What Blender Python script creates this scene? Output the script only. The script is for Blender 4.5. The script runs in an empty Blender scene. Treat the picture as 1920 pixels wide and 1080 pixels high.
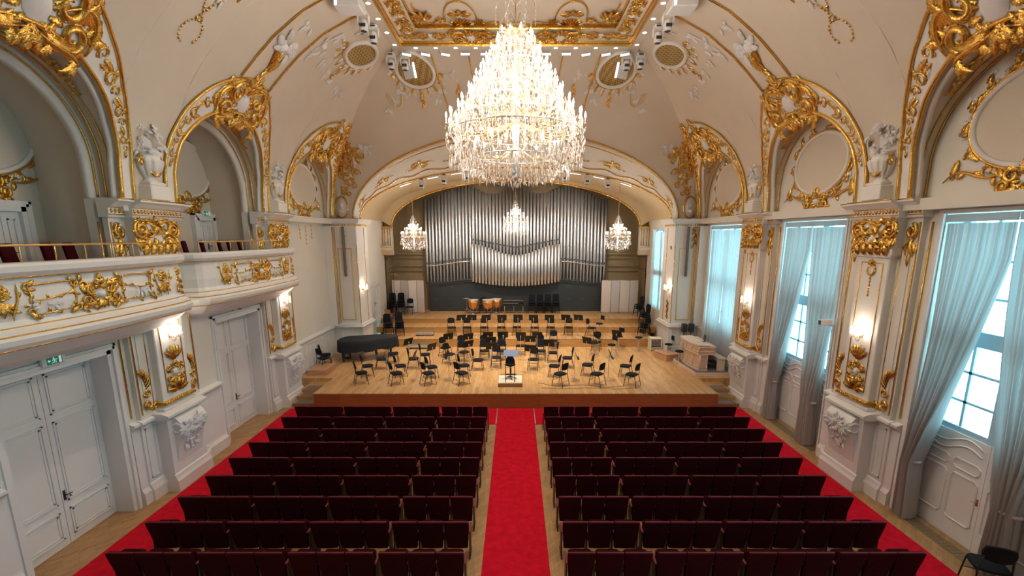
import bpy, bmesh, math, random
from mathutils import Vector, Matrix
PI = math.pi
sin, cos = math.sin, math.cos
random.seed(7)
SC = bpy.context.scene
COL = SC.collection

# ------------------------------------------------------------------ camera, world, exposure, room lights
cam = bpy.data.cameras.new('camera')
cam.sensor_width = 36.0
cam.lens = 36.0 * 853 / 1920
cam.shift_x = -7 / 1920
cam.shift_y = 69 / 1920
cam.clip_start = 0.05
cam.clip_end = 300
camo = bpy.data.objects.new('camera', cam)
COL.objects.link(camo)
camo.location = (0, 0, 6.45)
camo.rotation_euler = (math.radians(90 - 11.08), 0, 0)
SC.camera = camo

world = bpy.data.worlds.new('overcast_sky')
SC.world = world
world.use_nodes = True
bg = world.node_tree.nodes['Background']
bg.inputs[0].default_value = (0.32, 0.78, 0.96, 1)
bg.inputs[1].default_value = 12.0
SC.view_settings.view_transform = 'Standard'
SC.view_settings.look = 'None'
SC.view_settings.gamma = 1
SC.view_settings.use_curve_mapping = False
SC.view_settings.exposure = -0.05

WARM = (1.0, 0.86, 0.70)


def lamp(name, kind, loc, power, color=WARM, radius=0.1, target=None, spot=60, blend=0.6, size=None, parent=None):
    l = bpy.data.lights.new(name, kind)
    l.energy = power
    l.color = color
    if kind in ('POINT', 'SPOT'):
        l.shadow_soft_size = radius
    if kind == 'SPOT':
        l.spot_size = math.radians(spot)
        l.spot_blend = blend
    if kind == 'AREA':
        l.shape = 'RECTANGLE'
        l.size, l.size_y = size
    o = bpy.data.objects.new(name, l)
    COL.objects.link(o)
    o.location = loc
    if target is not None:
        d = Vector(target) - Vector(loc)
        o.rotation_euler = d.to_track_quat('-Z', 'Y').to_euler()
    if parent is not None:
        o.parent = parent
    return o


# daylight enters by the right-hand windows: sampling portals in their openings
BAYS = [2.6, 8.4, 14.2, 20.1]
for i, c in enumerate(BAYS + [25.8, -3.2]):
    o = lamp('window_portal', 'AREA', (9.78 if i != 4 else 8.6, c, 4.6), 1, size=(4.6, 2.9) if i != 4 else (4.6, 2.4))
    o.rotation_euler = (0, math.radians(90), 0)
    o.data.cycles.is_portal = True
# stage wash from the lighting bars at the far edge of the ceiling panel
for x in (-3.3, -1.9, 1.9, 3.3):
    lamp('stage_wash_light', 'SPOT', (x, 17.6, 12.6), 2300, (1.0, 0.87, 0.70), 0.12, (x * 0.9, 21.5, 0.6), 58, 0.8)
# stage lamps under the proscenium arch
for x in (-5.0, 5.0):
    lamp('arch_stage_light', 'SPOT', (x, 24.4, 8.9), 420, (1.0, 0.88, 0.72), 0.1, (x * 0.5, 24.5, 1.0), 80, 0.8)
# fill spots added under the arch to brighten the organ pipes
for x in (-3.2, 3.2):
    lamp('organ_fill_light', 'SPOT', (x, 24.0, 8.9), 1300, (1.0, 0.88, 0.74), 0.1, (x * 0.8, 29.0, 6.0), 85, 0.9)
# downlights in the cornice of the ceiling panel
for i in range(4):
    for s in (-1, 1):
        lamp('cornice_downlight_glow', 'SPOT', (s * 4.15, 4.0 + 4.2 * i, 12.8), 420, (1.0, 0.84, 0.66), 0.06, (s * 4.6, 4.0 + 4.2 * i, 0), 110, 0.9)

# ------------------------------------------------------------------ materials
MATS = {}


def mat(name, base, rough=0.6, metal=0.0, noise=0.0, nscale=8.0, bump=0.0, bscale=40.0, spec=0.5, sheen=0.0, emit=None, estr=0.0, coat=0.0):
    m = bpy.data.materials.new(name)
    m.use_nodes = True
    nt = m.node_tree
    b = nt.nodes['Principled BSDF']
    b.inputs['Base Color'].default_value = (*base, 1)
    b.inputs['Roughness'].default_value = rough
    b.inputs['Metallic'].default_value = metal
    b.inputs['Specular IOR Level'].default_value = spec
    if sheen:
        b.inputs['Sheen Weight'].default_value = sheen
    if coat:
        b.inputs['Coat Weight'].default_value = coat
    tc = nt.nodes.new('ShaderNodeTexCoord')
    if noise:
        n = nt.nodes.new('ShaderNodeTexNoise')
        n.inputs['Scale'].default_value = nscale
        n.inputs['Detail'].default_value = 4
        nt.links.new(tc.outputs['Object'], n.inputs['Vector'])
        r = nt.nodes.new('ShaderNodeMapRange')
        r.inputs['From Min'].default_value = 0.3
        r.inputs['From Max'].default_value = 0.7
        r.inputs['To Min'].default_value = 1 - noise
        r.inputs['To Max'].default_value = 1 + noise
        nt.links.new(n.outputs['Fac'], r.inputs['Value'])
        mx = nt.nodes.new('ShaderNodeVectorMath')
        mx.operation = 'SCALE'
        mx.inputs[0].default_value = base
        nt.links.new(r.outputs['Result'], mx.inputs['Scale'])
        nt.links.new(mx.outputs['Vector'], b.inputs['Base Color'])
    if bump:
        n2 = nt.nodes.new('ShaderNodeTexNoise')
        n2.inputs['Scale'].default_value = bscale
        n2.inputs['Detail'].default_value = 3
        nt.links.new(tc.outputs['Object'], n2.inputs['Vector'])
        bp = nt.nodes.new('ShaderNodeBump')
        bp.inputs['Strength'].default_value = bump
        bp.inputs['Distance'].default_value = 0.02
        nt.links.new(n2.outputs['Fac'], bp.inputs['Height'])
        nt.links.new(bp.outputs['Normal'], b.inputs['Normal'])
    if emit:
        b.inputs['Emission Color'].default_value = (*emit, 1)
        b.inputs['Emission Strength'].default_value = estr
        m.cycles.emission_sampling = 'NONE'
    MATS[name] = m
    return m


def plank_mat(name, c1, c2, along='Y', plank=(1.6, 0.11), rough=0.35, herring=False, mortar=(0.25, 0.13, 0.06)):
    m = bpy.data.materials.new(name)
    m.use_nodes = True
    nt = m.node_tree
    b = nt.nodes['Principled BSDF']
    tc = nt.nodes.new('ShaderNodeTexCoord')
    mp = nt.nodes.new('ShaderNodeMapping')
    mp.inputs['Rotation'].default_value = (0, 0, (PI / 2 if along == 'Y' else 0) + (PI / 4 if herring else 0))
    nt.links.new(tc.outputs['Object'], mp.inputs['Vector'])
    br = nt.nodes.new('ShaderNodeTexBrick')
    br.inputs['Scale'].default_value = 1.0
    br.inputs['Brick Width'].default_value = plank[0]
    br.inputs['Row Height'].default_value = plank[1]
    br.inputs['Mortar Size'].default_value = 0.0025
    br.inputs['Color1'].default_value = (*c1, 1)
    br.inputs['Color2'].default_value = (*c2, 1)
    br.inputs['Mortar'].default_value = (*mortar, 1)
    nt.links.new(mp.outputs['Vector'], br.inputs['Vector'])
    ns = nt.nodes.new('ShaderNodeTexNoise')
    ns.inputs['Scale'].default_value = 3.0
    ns.inputs['Detail'].default_value = 5
    mp2 = nt.nodes.new('ShaderNodeMapping')
    mp2.inputs['Scale'].default_value = (6, 0.7, 6) if along == 'Y' else (0.7, 6, 6)
    nt.links.new(tc.outputs['Object'], mp2.inputs['Vector'])
    nt.links.new(mp2.outputs['Vector'], ns.inputs['Vector'])
    r = nt.nodes.new('ShaderNodeMapRange')
    r.inputs['From Min'].default_value = 0.3
    r.inputs['From Max'].default_value = 0.7
    r.inputs['To Min'].default_value = 0.84
    r.inputs['To Max'].default_value = 1.14
    nt.links.new(ns.outputs['Fac'], r.inputs['Value'])
    sc = nt.nodes.new('ShaderNodeVectorMath')
    sc.operation = 'SCALE'
    nt.links.new(br.outputs['Color'], sc.inputs[0])
    nt.links.new(r.outputs['Result'], sc.inputs['Scale'])
    nt.links.new(sc.outputs['Vector'], b.inputs['Base Color'])
    b.inputs['Roughness'].default_value = rough
    MATS[name] = m
    return m


mat('cream_plaster', (0.65, 0.575, 0.48), 0.8, noise=0.025, nscale=1.2)
mat('white_plaster', (0.76, 0.74, 0.71), 0.6, noise=0.02, nscale=2)
mat('wall_cream', (0.71, 0.68, 0.62), 0.75, noise=0.02, nscale=1.5)
mat('white_paint', (0.74, 0.73, 0.73), 0.4, noise=0.015, nscale=3)
mat('stucco_white', (0.78, 0.76, 0.77), 0.6, bump=0.25, bscale=60)
mat('gold', (0.74, 0.44, 0.10), 0.22, 1.0, noise=0.14, nscale=14, bump=0.40, bscale=40)
mat('pale_gold', (0.80, 0.60, 0.28), 0.4, 0.75, noise=0.06, nscale=10)
mat('tan_paint', (0.60, 0.46, 0.28), 0.55, noise=0.03, nscale=3)
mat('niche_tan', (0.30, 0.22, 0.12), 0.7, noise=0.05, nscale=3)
mat('red_carpet', (0.56, 0.006, 0.022), 0.95, noise=0.16, nscale=6, bump=0.5, bscale=220, spec=0.1)
mat('maroon_velvet', (0.042, 0.0025, 0.005), 0.9, noise=0.12, nscale=9, spec=0.08)
mat('maroon_piping', (0.17, 0.016, 0.026), 0.6, noise=0.05)  # red piping, brightened to paint in the highlights along the seat tops
mat('dark_wood', (0.045, 0.02, 0.012), 0.4, noise=0.15, nscale=20)
mat('black_metal', (0.012, 0.012, 0.013), 0.4, 0.3, noise=0.05)
mat('black_fabric', (0.010, 0.012, 0.017), 0.9, noise=0.1, nscale=30, spec=0.2)
mat('black_paint', (0.012, 0.012, 0.014), 0.45, noise=0.05)
mat('cover_cloth', (0.016, 0.020, 0.026), 0.75, noise=0.1, nscale=3, spec=0.3)
mat('chrome', (0.75, 0.75, 0.76), 0.18, 1.0, noise=0.03)
mat('brass', (0.72, 0.50, 0.22), 0.28, 1.0, noise=0.05)
mat('pipe_metal', (0.68, 0.68, 0.70), 0.34, 0.85, noise=0.05, nscale=3)
mat('pipe_mouth', (0.03, 0.03, 0.035), 0.5, noise=0.05)
mat('slate_panel', (0.030, 0.038, 0.044), 0.5, noise=0.08, nscale=2)
mat('screen_white', (0.66, 0.59, 0.56), 0.7, noise=0.02)
mat('console_wood', (0.66, 0.46, 0.34), 0.4, noise=0.06, nscale=5)
mat('console_light', (0.72, 0.58, 0.47), 0.4, noise=0.04, nscale=5)
mat('grey_top', (0.16, 0.14, 0.13), 0.7, noise=0.1, nscale=20)
mat('silver', (0.62, 0.62, 0.63), 0.35, 0.8, noise=0.05)
mat('copper', (0.80, 0.36, 0.10), 0.28, 0.85, noise=0.08)
mat('drum_skin', (0.75, 0.68, 0.55), 0.5, noise=0.03)
mat('blue_lit_page', (0.10, 0.15, 0.26), 0.5, noise=0.05)  # bluish light falling on the conductor's desk, put into its colour
mat('window_paint', (0.42, 0.56, 0.66), 0.4, noise=0.03)
mat('white_plastic', (0.75, 0.75, 0.75), 0.35, noise=0.02)
mat('dark_plastic', (0.03, 0.03, 0.035), 0.4, noise=0.05)
mat('exit_green', (0.0, 0.16, 0.10), 0.4, noise=0.02, emit=(0.0, 0.25, 0.15), estr=0.25)
mat('exit_white', (0.85, 0.9, 0.88), 0.4, noise=0.01, emit=(0.8, 1, 0.9), estr=0.4)
mat('lamp_glow', (1, 0.9, 0.75), 0.4, noise=0.01, emit=(1.0, 0.92, 0.82), estr=30.0)
mat('downlight_glow', (1, 0.95, 0.85), 0.4, noise=0.01, emit=(1.0, 0.86, 0.68), estr=12.0)
mat('led_glow', (0.9, 0.95, 1), 0.4, noise=0.01, emit=(0.75, 0.90, 1.0), estr=3.0)
mat('curtain_tie', (0.55, 0.42, 0.36), 0.8, noise=0.05)
mat('floor_grille', (0.22, 0.17, 0.10), 0.5, 0.3, noise=0.1, nscale=25)
plank_mat('parquet', (0.33, 0.18, 0.07), (0.43, 0.25, 0.11), 'Y', (0.5, 0.09), 0.4, herring=True)
plank_mat('stage_planks', (0.47, 0.255, 0.10), (0.60, 0.37, 0.165), 'Y', (1.8, 0.13), 0.38)
plank_mat('riser_wood', (0.42, 0.225, 0.075), (0.48, 0.27, 0.10), 'X', (1.5, 0.5), 0.35)
plank_mat('stage_front_wood', (0.26, 0.085, 0.022), (0.32, 0.11, 0.035), 'X', (1.9, 1.0), 0.3)
plank_mat('box_wood', (0.50, 0.27, 0.15), (0.56, 0.32, 0.19), 'X', (1.2, 0.5), 0.4)


def grille_mat():
    m = bpy.data.materials.new('gold_lattice')
    m.use_nodes = True
    nt = m.node_tree
    b = nt.nodes['Principled BSDF']
    tc = nt.nodes.new('ShaderNodeTexCoord')
    mp = nt.nodes.new('ShaderNodeMapping')
    mp.inputs['Rotation'].default_value = (0.5, 0.6, PI / 4)
    nt.links.new(tc.outputs['Object'], mp.inputs['Vector'])
    ck = nt.nodes.new('ShaderNodeTexChecker')
    ck.inputs['Scale'].default_value = 13
    ck.inputs['Color1'].default_value = (0.50, 0.33, 0.10, 1)
    ck.inputs['Color2'].default_value = (0.22, 0.14, 0.045, 1)
    nt.links.new(mp.outputs['Vector'], ck.inputs['Vector'])
    nt.links.new(ck.outputs['Color'], b.inputs['Base Color'])
    b.inputs['Roughness'].default_value = 0.45
    b.inputs['Metallic'].default_value = 0.4
    MATS['gold_lattice'] = m


grille_mat()


def curtain_mat(name, transp):
    m = bpy.data.materials.new(name)
    m.use_nodes = True
    nt = m.node_tree
    for n in list(nt.nodes):
        nt.nodes.remove(n)
    out = nt.nodes.new('ShaderNodeOutputMaterial')
    df = nt.nodes.new('ShaderNodeBsdfDiffuse')
    tl = nt.nodes.new('ShaderNodeBsdfTranslucent')
    tr = nt.nodes.new('ShaderNodeBsdfTransparent')
    tc = nt.nodes.new('ShaderNodeTexCoord')
    wv = nt.nodes.new('ShaderNodeTexNoise')
    wv.inputs['Scale'].default_value = 60
    nt.links.new(tc.outputs['Object'], wv.inputs['Vector'])
    cr = nt.nodes.new('ShaderNodeValToRGB')
    cr.color_ramp.elements[0].color = (0.72, 0.66, 0.63, 1)
    cr.color_ramp.elements[1].color = (0.82, 0.78, 0.75, 1)
    nt.links.new(wv.outputs['Fac'], cr.inputs['Fac'])
    df.inputs['Color'].default_value = (0.50, 0.445, 0.425, 1)
    nt.links.new(cr.outputs['Color'], tl.inputs['Color'])
    m1 = nt.nodes.new('ShaderNodeMixShader')
    m1.inputs[0].default_value = 0.27
    nt.links.new(df.outputs[0], m1.inputs[1])
    nt.links.new(tl.outputs[0], m1.inputs[2])
    m2 = nt.nodes.new('ShaderNodeMixShader')
    m2.inputs[0].default_value = transp
    nt.links.new(m1.outputs[0], m2.inputs[1])
    nt.links.new(tr.outputs[0], m2.inputs[2])
    nt.links.new(m2.outputs[0], out.inputs[0])
    MATS[name] = m


curtain_mat('sheer_curtain', 0.008)
curtain_mat('pelmet_sheer', 0.04)


def glass_mat():
    m = bpy.data.materials.new('window_glass')
    m.use_nodes = True
    nt = m.node_tree
    for n in list(nt.nodes):
        nt.nodes.remove(n)
    out = nt.nodes.new('ShaderNodeOutputMaterial')
    gl = nt.nodes.new('ShaderNodeBsdfGlossy')
    gl.inputs['Roughness'].default_value = 0.02
    tr = nt.nodes.new('ShaderNodeBsdfTransparent')
    tc = nt.nodes.new('ShaderNodeTexCoord')
    ns = nt.nodes.new('ShaderNodeTexNoise')
    ns.inputs['Scale'].default_value = 2
    nt.links.new(tc.outputs['Object'], ns.inputs['Vector'])
    cr = nt.nodes.new('ShaderNodeValToRGB')
    cr.color_ramp.elements[0].color = (0.93, 0.96, 0.96, 1)
    cr.color_ramp.elements[1].color = (0.96, 0.98, 0.98, 1)
    nt.links.new(ns.outputs['Fac'], cr.inputs['Fac'])
    nt.links.new(cr.outputs['Color'], tr.inputs['Color'])
    mx = nt.nodes.new('ShaderNodeMixShader')
    mx.inputs[0].default_value = 0.06
    nt.links.new(tr.outputs[0], mx.inputs[1])
    nt.links.new(gl.outputs[0], mx.inputs[2])
    nt.links.new(mx.outputs[0], out.inputs[0])
    MATS['window_glass'] = m


glass_mat()


def crystal_mat():
    m = bpy.data.materials.new('crystal')
    m.use_nodes = True
    nt = m.node_tree
    for n in list(nt.nodes):
        nt.nodes.remove(n)
    out = nt.nodes.new('ShaderNodeOutputMaterial')
    gl = nt.nodes.new('ShaderNodeBsdfGlossy')
    gl.inputs['Roughness'].default_value = 0.12
    gl.inputs['Color'].default_value = (0.95, 0.92, 0.9, 1)
    tl = nt.nodes.new('ShaderNodeBsdfTranslucent')
    tc = nt.nodes.new('ShaderNodeTexCoord')
    ns = nt.nodes.new('ShaderNodeTexNoise')
    ns.inputs['Scale'].default_value = 9
    nt.links.new(tc.outputs['Object'], ns.inputs['Vector'])
    cr = nt.nodes.new('ShaderNodeValToRGB')
    cr.color_ramp.elements[0].position = 0.35
    cr.color_ramp.elements[1].position = 0.6
    cr.color_ramp.elements[0].color = (0.86, 0.76, 0.68, 1)
    cr.color_ramp.elements[1].color = (0.95, 0.93, 0.92, 1)
    nt.links.new(ns.outputs['Fac'], cr.inputs['Fac'])
    nt.links.new(cr.outputs['Color'], tl.inputs['Color'])
    tr = nt.nodes.new('ShaderNodeBsdfTransparent')
    m1 = nt.nodes.new('ShaderNodeMixShader')
    m1.inputs[0].default_value = 0.4
    nt.links.new(tl.outputs[0], m1.inputs[1])
    nt.links.new(gl.outputs[0], m1.inputs[2])
    m2 = nt.nodes.new('ShaderNodeMixShader')
    m2.inputs[0].default_value = 0.35
    nt.links.new(m1.outputs[0], m2.inputs[1])
    nt.links.new(tr.outputs[0], m2.inputs[2])
    nt.links.new(m2.outputs[0], out.inputs[0])
    MATS['crystal'] = m


crystal_mat()


# ------------------------------------------------------------------ mesh builder
class MB:
    def __init__(self, f=None):
        self.V, self.F, self.S = [], [], []
        self.f = f

    def add(self, vs, fs, smooth=False):
        o = len(self.V)
        if self.f:
            vs = [self.f(v) for v in vs]
        self.V.extend([tuple(v) for v in vs])
        for q in fs:
            self.F.append([o + i for i in q])
            self.S.append(smooth)
        return self

    def box(self, x0, x1, y0, y1, z0, z1):
        v = [(x0, y0, z0), (x1, y0, z0), (x1, y1, z0), (x0, y1, z0), (x0, y0, z1), (x1, y0, z1), (x1, y1, z1), (x0, y1, z1)]
        return self.add(v, [(0, 3, 2, 1), (4, 5, 6, 7), (0, 1, 5, 4), (1, 2, 6, 5), (2, 3, 7, 6), (3, 0, 4, 7)])

    def cbox(self, x0, x1, y0, y1, z0, z1, c=0.015):
        # box with chamfered vertical and top edges
        def ring(i, z):
            return [(x0 + i, y0 + i + c * 0, z), (x1 - i, y0 + i, z), (x1 - i, y1 - i, z), (x0 + i, y1 - i, z)]

        def oct_(i, z):
            k = c
            a, b, d, e = x0 + i, x1 - i, y0 + i, y1 - i
            return [(a + k, d, z), (b - k, d, z), (b, d + k, z), (b, e - k, z), (b - k, e, z), (a + k, e, z), (a, e - k, z), (a, d + k, z)]
        v = oct_(c, z0) + oct_(0, z0 + c) + oct_(0, z1 - c) + oct_(c, z1)
        f = [tuple(range(7, -1, -1)), tuple(range(24, 32))]
        for r in range(3):
            for i in range(8):
                j = (i + 1) % 8
                f.append((r * 8 + i, r * 8 + j, r * 8 + 8 + j, r * 8 + 8 + i))
        return self.add(v, f)

    def obox(self, c, size, ang, tilt=0.0, ch=0.012):
        # chamfered box turned about z by ang (and tilted about its own x)
        t = MB()
        t.cbox(-size[0] / 2, size[0] / 2, -size[1] / 2, size[1] / 2, -size[2] / 2, size[2] / 2, ch)
        M = Matrix.Translation(c) @ Matrix.Rotation(ang, 4, 'Z') @ Matrix.Rotation(tilt, 4, 'X')
        return self.add([M @ Vector(v) for v in t.V], t.F)

    def prism(self, poly, z0, z1):
        n = len(poly)
        v = [(p[0], p[1], z0) for p in poly] + [(p[0], p[1], z1) for p in poly]
        f = [tuple(range(n - 1, -1, -1)), tuple(range(n, 2 * n))]
        for i in range(n):
            j = (i + 1) % n
            f.append((i, j, n + j, n + i))
        return self.add(v, f)

    def grid(self, fn, nu, nv, smooth=True, flip=False):
        v = [fn(i / nu, j / nv) for j in range(nv + 1) for i in range(nu + 1)]
        f = []
        for j in range(nv):
            for i in range(nu):
                a = j * (nu + 1) + i
                q = (a, a + 1, a + nu + 2, a + nu + 1)
                f.append(q[::-1] if flip else q)
        return self.add(v, f, smooth)

    def tube(self, pts, r, n=6, closed=False, smooth=True, cap=True):
        P = [Vector(p) for p in pts]
        m = len(P)
        if m < 2:
            return self
        rad = r if isinstance(r, (list, tuple)) else [r] * m
        vs, up = [], None
        for i in range(m):
            if closed:
                t = P[(i + 1) % m] - P[i - 1]
            else:
                t = P[min(i + 1, m - 1)] - P[max(i - 1, 0)]
            if t.length < 1e-9:
                t = Vector((0, 0, 1))
            t.normalize()
            if up is None:
                a = Vector((0, 0, 1)) if abs(t.z) < 0.9 else Vector((1, 0, 0))
                up = (a - t * a.dot(t)).normalized()
            else:
                up = up - t * up.dot(t)
                up = up.normalized() if up.length > 1e-6 else t.orthogonal().normalized()
            b = t.cross(up)
            for k in range(n):
                a = 2 * PI * k / n
                vs.append(P[i] + (up * cos(a) + b * sin(a)) * rad[i])
        fs = []
        for i in range(m if closed else m - 1):
            j = (i + 1) % m
            for k in range(n):
                l = (k + 1) % n
                fs.append((i * n + k, j * n + k, j * n + l, i * n + l))
        if cap and not closed:
            fs.append(tuple(range(n)))
            fs.append(tuple((m - 1) * n + k for k in range(n - 1, -1, -1)))
        return self.add(vs, fs, smooth)

    def lathe(self, prof, c=(0, 0, 0), n=24, smooth=True):
        v = []
        for (r, z) in prof:
            for k in range(n):
                a = 2 * PI * k / n
                v.append((c[0] + r * cos(a), c[1] + r * sin(a), c[2] + z))
        f = []
        for i in range(len(prof) - 1):
            for k in range(n):
                l = (k + 1) % n
                f.append((i * n + k, i * n + l, (i + 1) * n + l, (i + 1) * n + k))
        f.append(tuple(range(n - 1, -1, -1)))
        f.append(tuple((len(prof) - 1) * n + k for k in range(n)))
        return self.add(v, f, smooth)

    def ball(self, c, r, nu=10, nv=6):
        rx, ry, rz = r if isinstance(r, (tuple, list)) else (r, r, r)
        v, f = [], []
        for j in range(nv + 1):
            p = PI * j / nv
            for i in range(nu):
                a = 2 * PI * i / nu
                v.append((c[0] + rx * sin(p) * cos(a), c[1] + ry * sin(p) * sin(a), c[2] - rz * cos(p)))
        for j in range(nv):
            for i in range(nu):
                k = (i + 1) % nu
                f.append((j * nu + i, j * nu + k, (j + 1) * nu + k, (j + 1) * nu + i))
        return self.add(v, f, True)

    def mesh(self, name, m):
        me = bpy.data.meshes.new(name)
        me.from_pydata([tuple(v) for v in self.V], [], self.F)
        me.polygons.foreach_set('use_smooth', self.S)
        me.materials.append(MATS[m])
        me.update()
        return me

    def build(self, name, m, parent=None, loc=None, rot=None):
        o = bpy.data.objects.new(name, self.mesh(name, m))
        COL.objects.link(o)
        if parent is not None:
            o.parent = parent
        if loc:
            o.location = loc
        if rot:
            o.rotation_euler = rot
        return o


def build_split(mb, name, m, parent, tol=0.03, most=36):
    """build a mesh as one part per separate piece (pieces that touch stay together)"""
    n = len(mb.V)
    if not n:
        return
    P = list(range(n))

    def find(i):
        while P[i] != i:
            P[i] = P[P[i]]
            i = P[i]
        return i
    for f in mb.F:
        a = find(f[0])
        for i in f[1:]:
            P[find(i)] = a
    isl = {}
    for i in range(n):
        isl.setdefault(find(i), []).append(i)
    keys = list(isl)
    box = []
    for k in keys:
        v = [mb.V[i] for i in isl[k]]
        box.append([min(p[a] for p in v) for a in range(3)] + [max(p[a] for p in v) for a in range(3)])
    while True:
        Q = list(range(len(keys)))

        def fq(i):
            while Q[i] != i:
                Q[i] = Q[Q[i]]
                i = Q[i]
            return i
        for i in range(len(keys)):
            bi = box[i]
            for j in range(i):
                bj = box[j]
                if all(bi[a] - tol <= bj[a + 3] and bj[a] - tol <= bi[a + 3] for a in range(3)):
                    Q[fq(i)] = fq(j)
        groups = sorted(set(fq(i) for i in range(len(keys))))
        if len(groups) <= most:
            break
        tol *= 1.7
    gi = {g: MB() for g in groups}
    where = {}
    vmap = {}
    for i, k in enumerate(keys):
        t = gi[groups[groups.index(fq(i))]]
        for v in isl[k]:
            vmap[v] = len(t.V)
            t.V.append(mb.V[v])
        where[k] = t
    for f, sm in zip(mb.F, mb.S):
        t = where[find(f[0])]
        t.F.append([vmap[i] for i in f])
        t.S.append(sm)
    for g in groups:
        gi[g].build(name, m, parent)


def tag(o, label, cat, group=None, kind=None):
    if label:
        o['label'] = label
    if cat:
        o['category'] = cat
    if group:
        o['group'] = group
    if kind:
        o['kind'] = kind
    return o


def thing(name, label, cat, loc=(0, 0, 0), rz=0.0, group=None, kind=None):
    o = bpy.data.objects.new(name, None)
    o.empty_display_size = 0.1
    COL.objects.link(o)
    o.location = loc
    o.rotation_euler = (0, 0, rz)
    return tag(o, label, cat, group, kind)


def struct(o, label=None, cat=None):
    o['kind'] = 'structure'
    if label:
        o['label'] = label
    if cat:
        o['category'] = cat
    return o


KIDS = {}


def dup(root, loc, rz, label, group=None, rot=None):
    r = root.copy()
    COL.objects.link(r)
    r.location = loc
    r.rotation_euler = rot if rot else (0, 0, rz)
    r['label'] = label
    if group:
        r['group'] = group
    for ch in KIDS[root.name]:
        c = ch.copy()
        COL.objects.link(c)
        c.parent = r
    return r


def remember(root):
    KIDS[root.name] = [o for o in COL.objects if o.parent == root]


def ordinal(n):
    return ['first', 'second', 'third', 'fourth', 'fifth', 'sixth', 'seventh', 'eighth', 'ninth', 'tenth', 'eleventh', 'twelfth'][n]


# ------------------------------------------------------------------ rococo ornament kit (u right, v up, n out of the surface)
def scroll(mb, m, u, v, r, a0, turn=1.2, rad=0.03, d=1, k=0.25):
    N = max(8, int(abs(turn) * 14))
    pts, rr = [], []
    for i in range(N + 1):
        t = i / N
        a = a0 + d * turn * 2 * PI * t
        q = r * (1 - (1 - k) * t)
        pts.append(m(u + q * cos(a), v + q * sin(a), rad * 0.7))
        rr.append(0.62 * rad * (0.45 + 0.9 * sin(PI * min(1, 0.15 + t * 0.95))))
    mb.tube(pts, rr, 6)
    if rad >= 0.02:
        for i in range(6):
            t = 0.02 + 0.11 * i
            a = a0 + d * turn * 2 * PI * t
            q = r * (1 - (1 - k) * t)
            leaf(mb, m, u + q * cos(a), v + q * sin(a), a + d * 0.75, r * (0.62 - 0.4 * t), r * 0.15, rad * 1.3, d * 0.9)


def bez(mb, m, p, rad=0.025, N=12, taper=True):
    pts, rr = [], []
    for i in range(N + 1):
        t = i / N
        a = (1 - t) ** 3, 3 * t * (1 - t) ** 2, 3 * t * t * (1 - t), t ** 3
        u = sum(a[k] * p[k][0] for k in range(4))
        v = sum(a[k] * p[k][1] for k in range(4))
        pts.append(m(u, v, rad * 0.7))
        rr.append(rad * 0.62 * (0.4 + 0.8 * sin(PI * t)) if taper else rad * 0.62)
    mb.tube(pts, rr, 6)
    if taper:
        for i in range(5):
            t = 0.1 + 0.18 * i
            a = (1 - t) ** 3, 3 * t * (1 - t) ** 2, 3 * t * t * (1 - t), t ** 3
            u = sum(a[k] * p[k][0] for k in range(4))
            v = sum(a[k] * p[k][1] for k in range(4))
            leaf(mb, m, u, v, 2.4 * i + p[0][0] * 9, rad * 4.0, rad * 1.2, rad * 1.2)


def leaf(mb, m, u, v, ang, L, W, h=0.05, curl=0.0):
    ns = 9
    W, h = W * 0.9, h * 0.85
    vs = []
    for i in range(ns + 1):
        t = i / ns
        w = W * (sin(PI * min(1, 0.12 + t * 0.88)) ** 0.7) * (1.18 if i % 2 else 0.66)
        if i == ns:
            w = W * 0.08
        a = ang + curl * t
        cu, cv = u + L * t * cos(a), v + L * t * sin(a)
        nx, ny = -sin(a), cos(a)
        hh = h * (0.35 + sin(PI * t * 0.9))
        vs += [m(cu + nx * w, cv + ny * w, hh * 0.25), m(cu + nx * w * 0.5, cv + ny * w * 0.5, hh * 0.85), m(cu, cv, hh * 0.6),
               m(cu - nx * w * 0.5, cv - ny * w * 0.5, hh * 0.85), m(cu - nx * w, cv - ny * w, hh * 0.25)]
    f = []
    for i in range(ns):
        for k in range(4):
            a = i * 5 + k
            f.append((a, a + 5, a + 6, a + 1))
    mb.add(vs, f, True)


def dome(mb, m, u, v, ru, rv, h, nu=10, nv=3):
    vs = []
    for j in range(nv + 1):
        p = PI / 2 * j / nv
        for i in range(nu):
            a = 2 * PI * i / nu
            vs.append(m(u + ru * cos(p) * cos(a), v + rv * cos(p) * sin(a), h * sin(p)))
    f = []
    for j in range(nv):
        for i in range(nu):
            k = (i + 1) % nu
            f.append((j * nu + i, j * nu + k, (j + 1) * nu + k, (j + 1) * nu + i))
    mb.add(vs, f, True)


def flower(mb, m, u, v, r, n=5, a0=0.3):
    for i in range(n):
        a = a0 + 2 * PI * i / n
        dome(mb, m, u + 0.55 * r * cos(a), v + 0.55 * r * sin(a), 0.46 * r, 0.46 * r, 0.4 * r, 7, 2)
    dome(mb, m, u, v, 0.35 * r, 0.35 * r, 0.6 * r, 7, 2)


def shell(mb, m, u, v, r, a0=0.25, a1=PI - 0.25, n=7, h=0.08):
    for i in range(n):
        a = a0 + (a1 - a0) * i / (n - 1)
        leaf(mb, m, u, v, a, r * (0.8 + 0.2 * sin(PI * i / (n - 1))), r * 0.17, h)
    dome(mb, m, u, v, r * 0.22, r * 0.2, h * 1.2)


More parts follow.
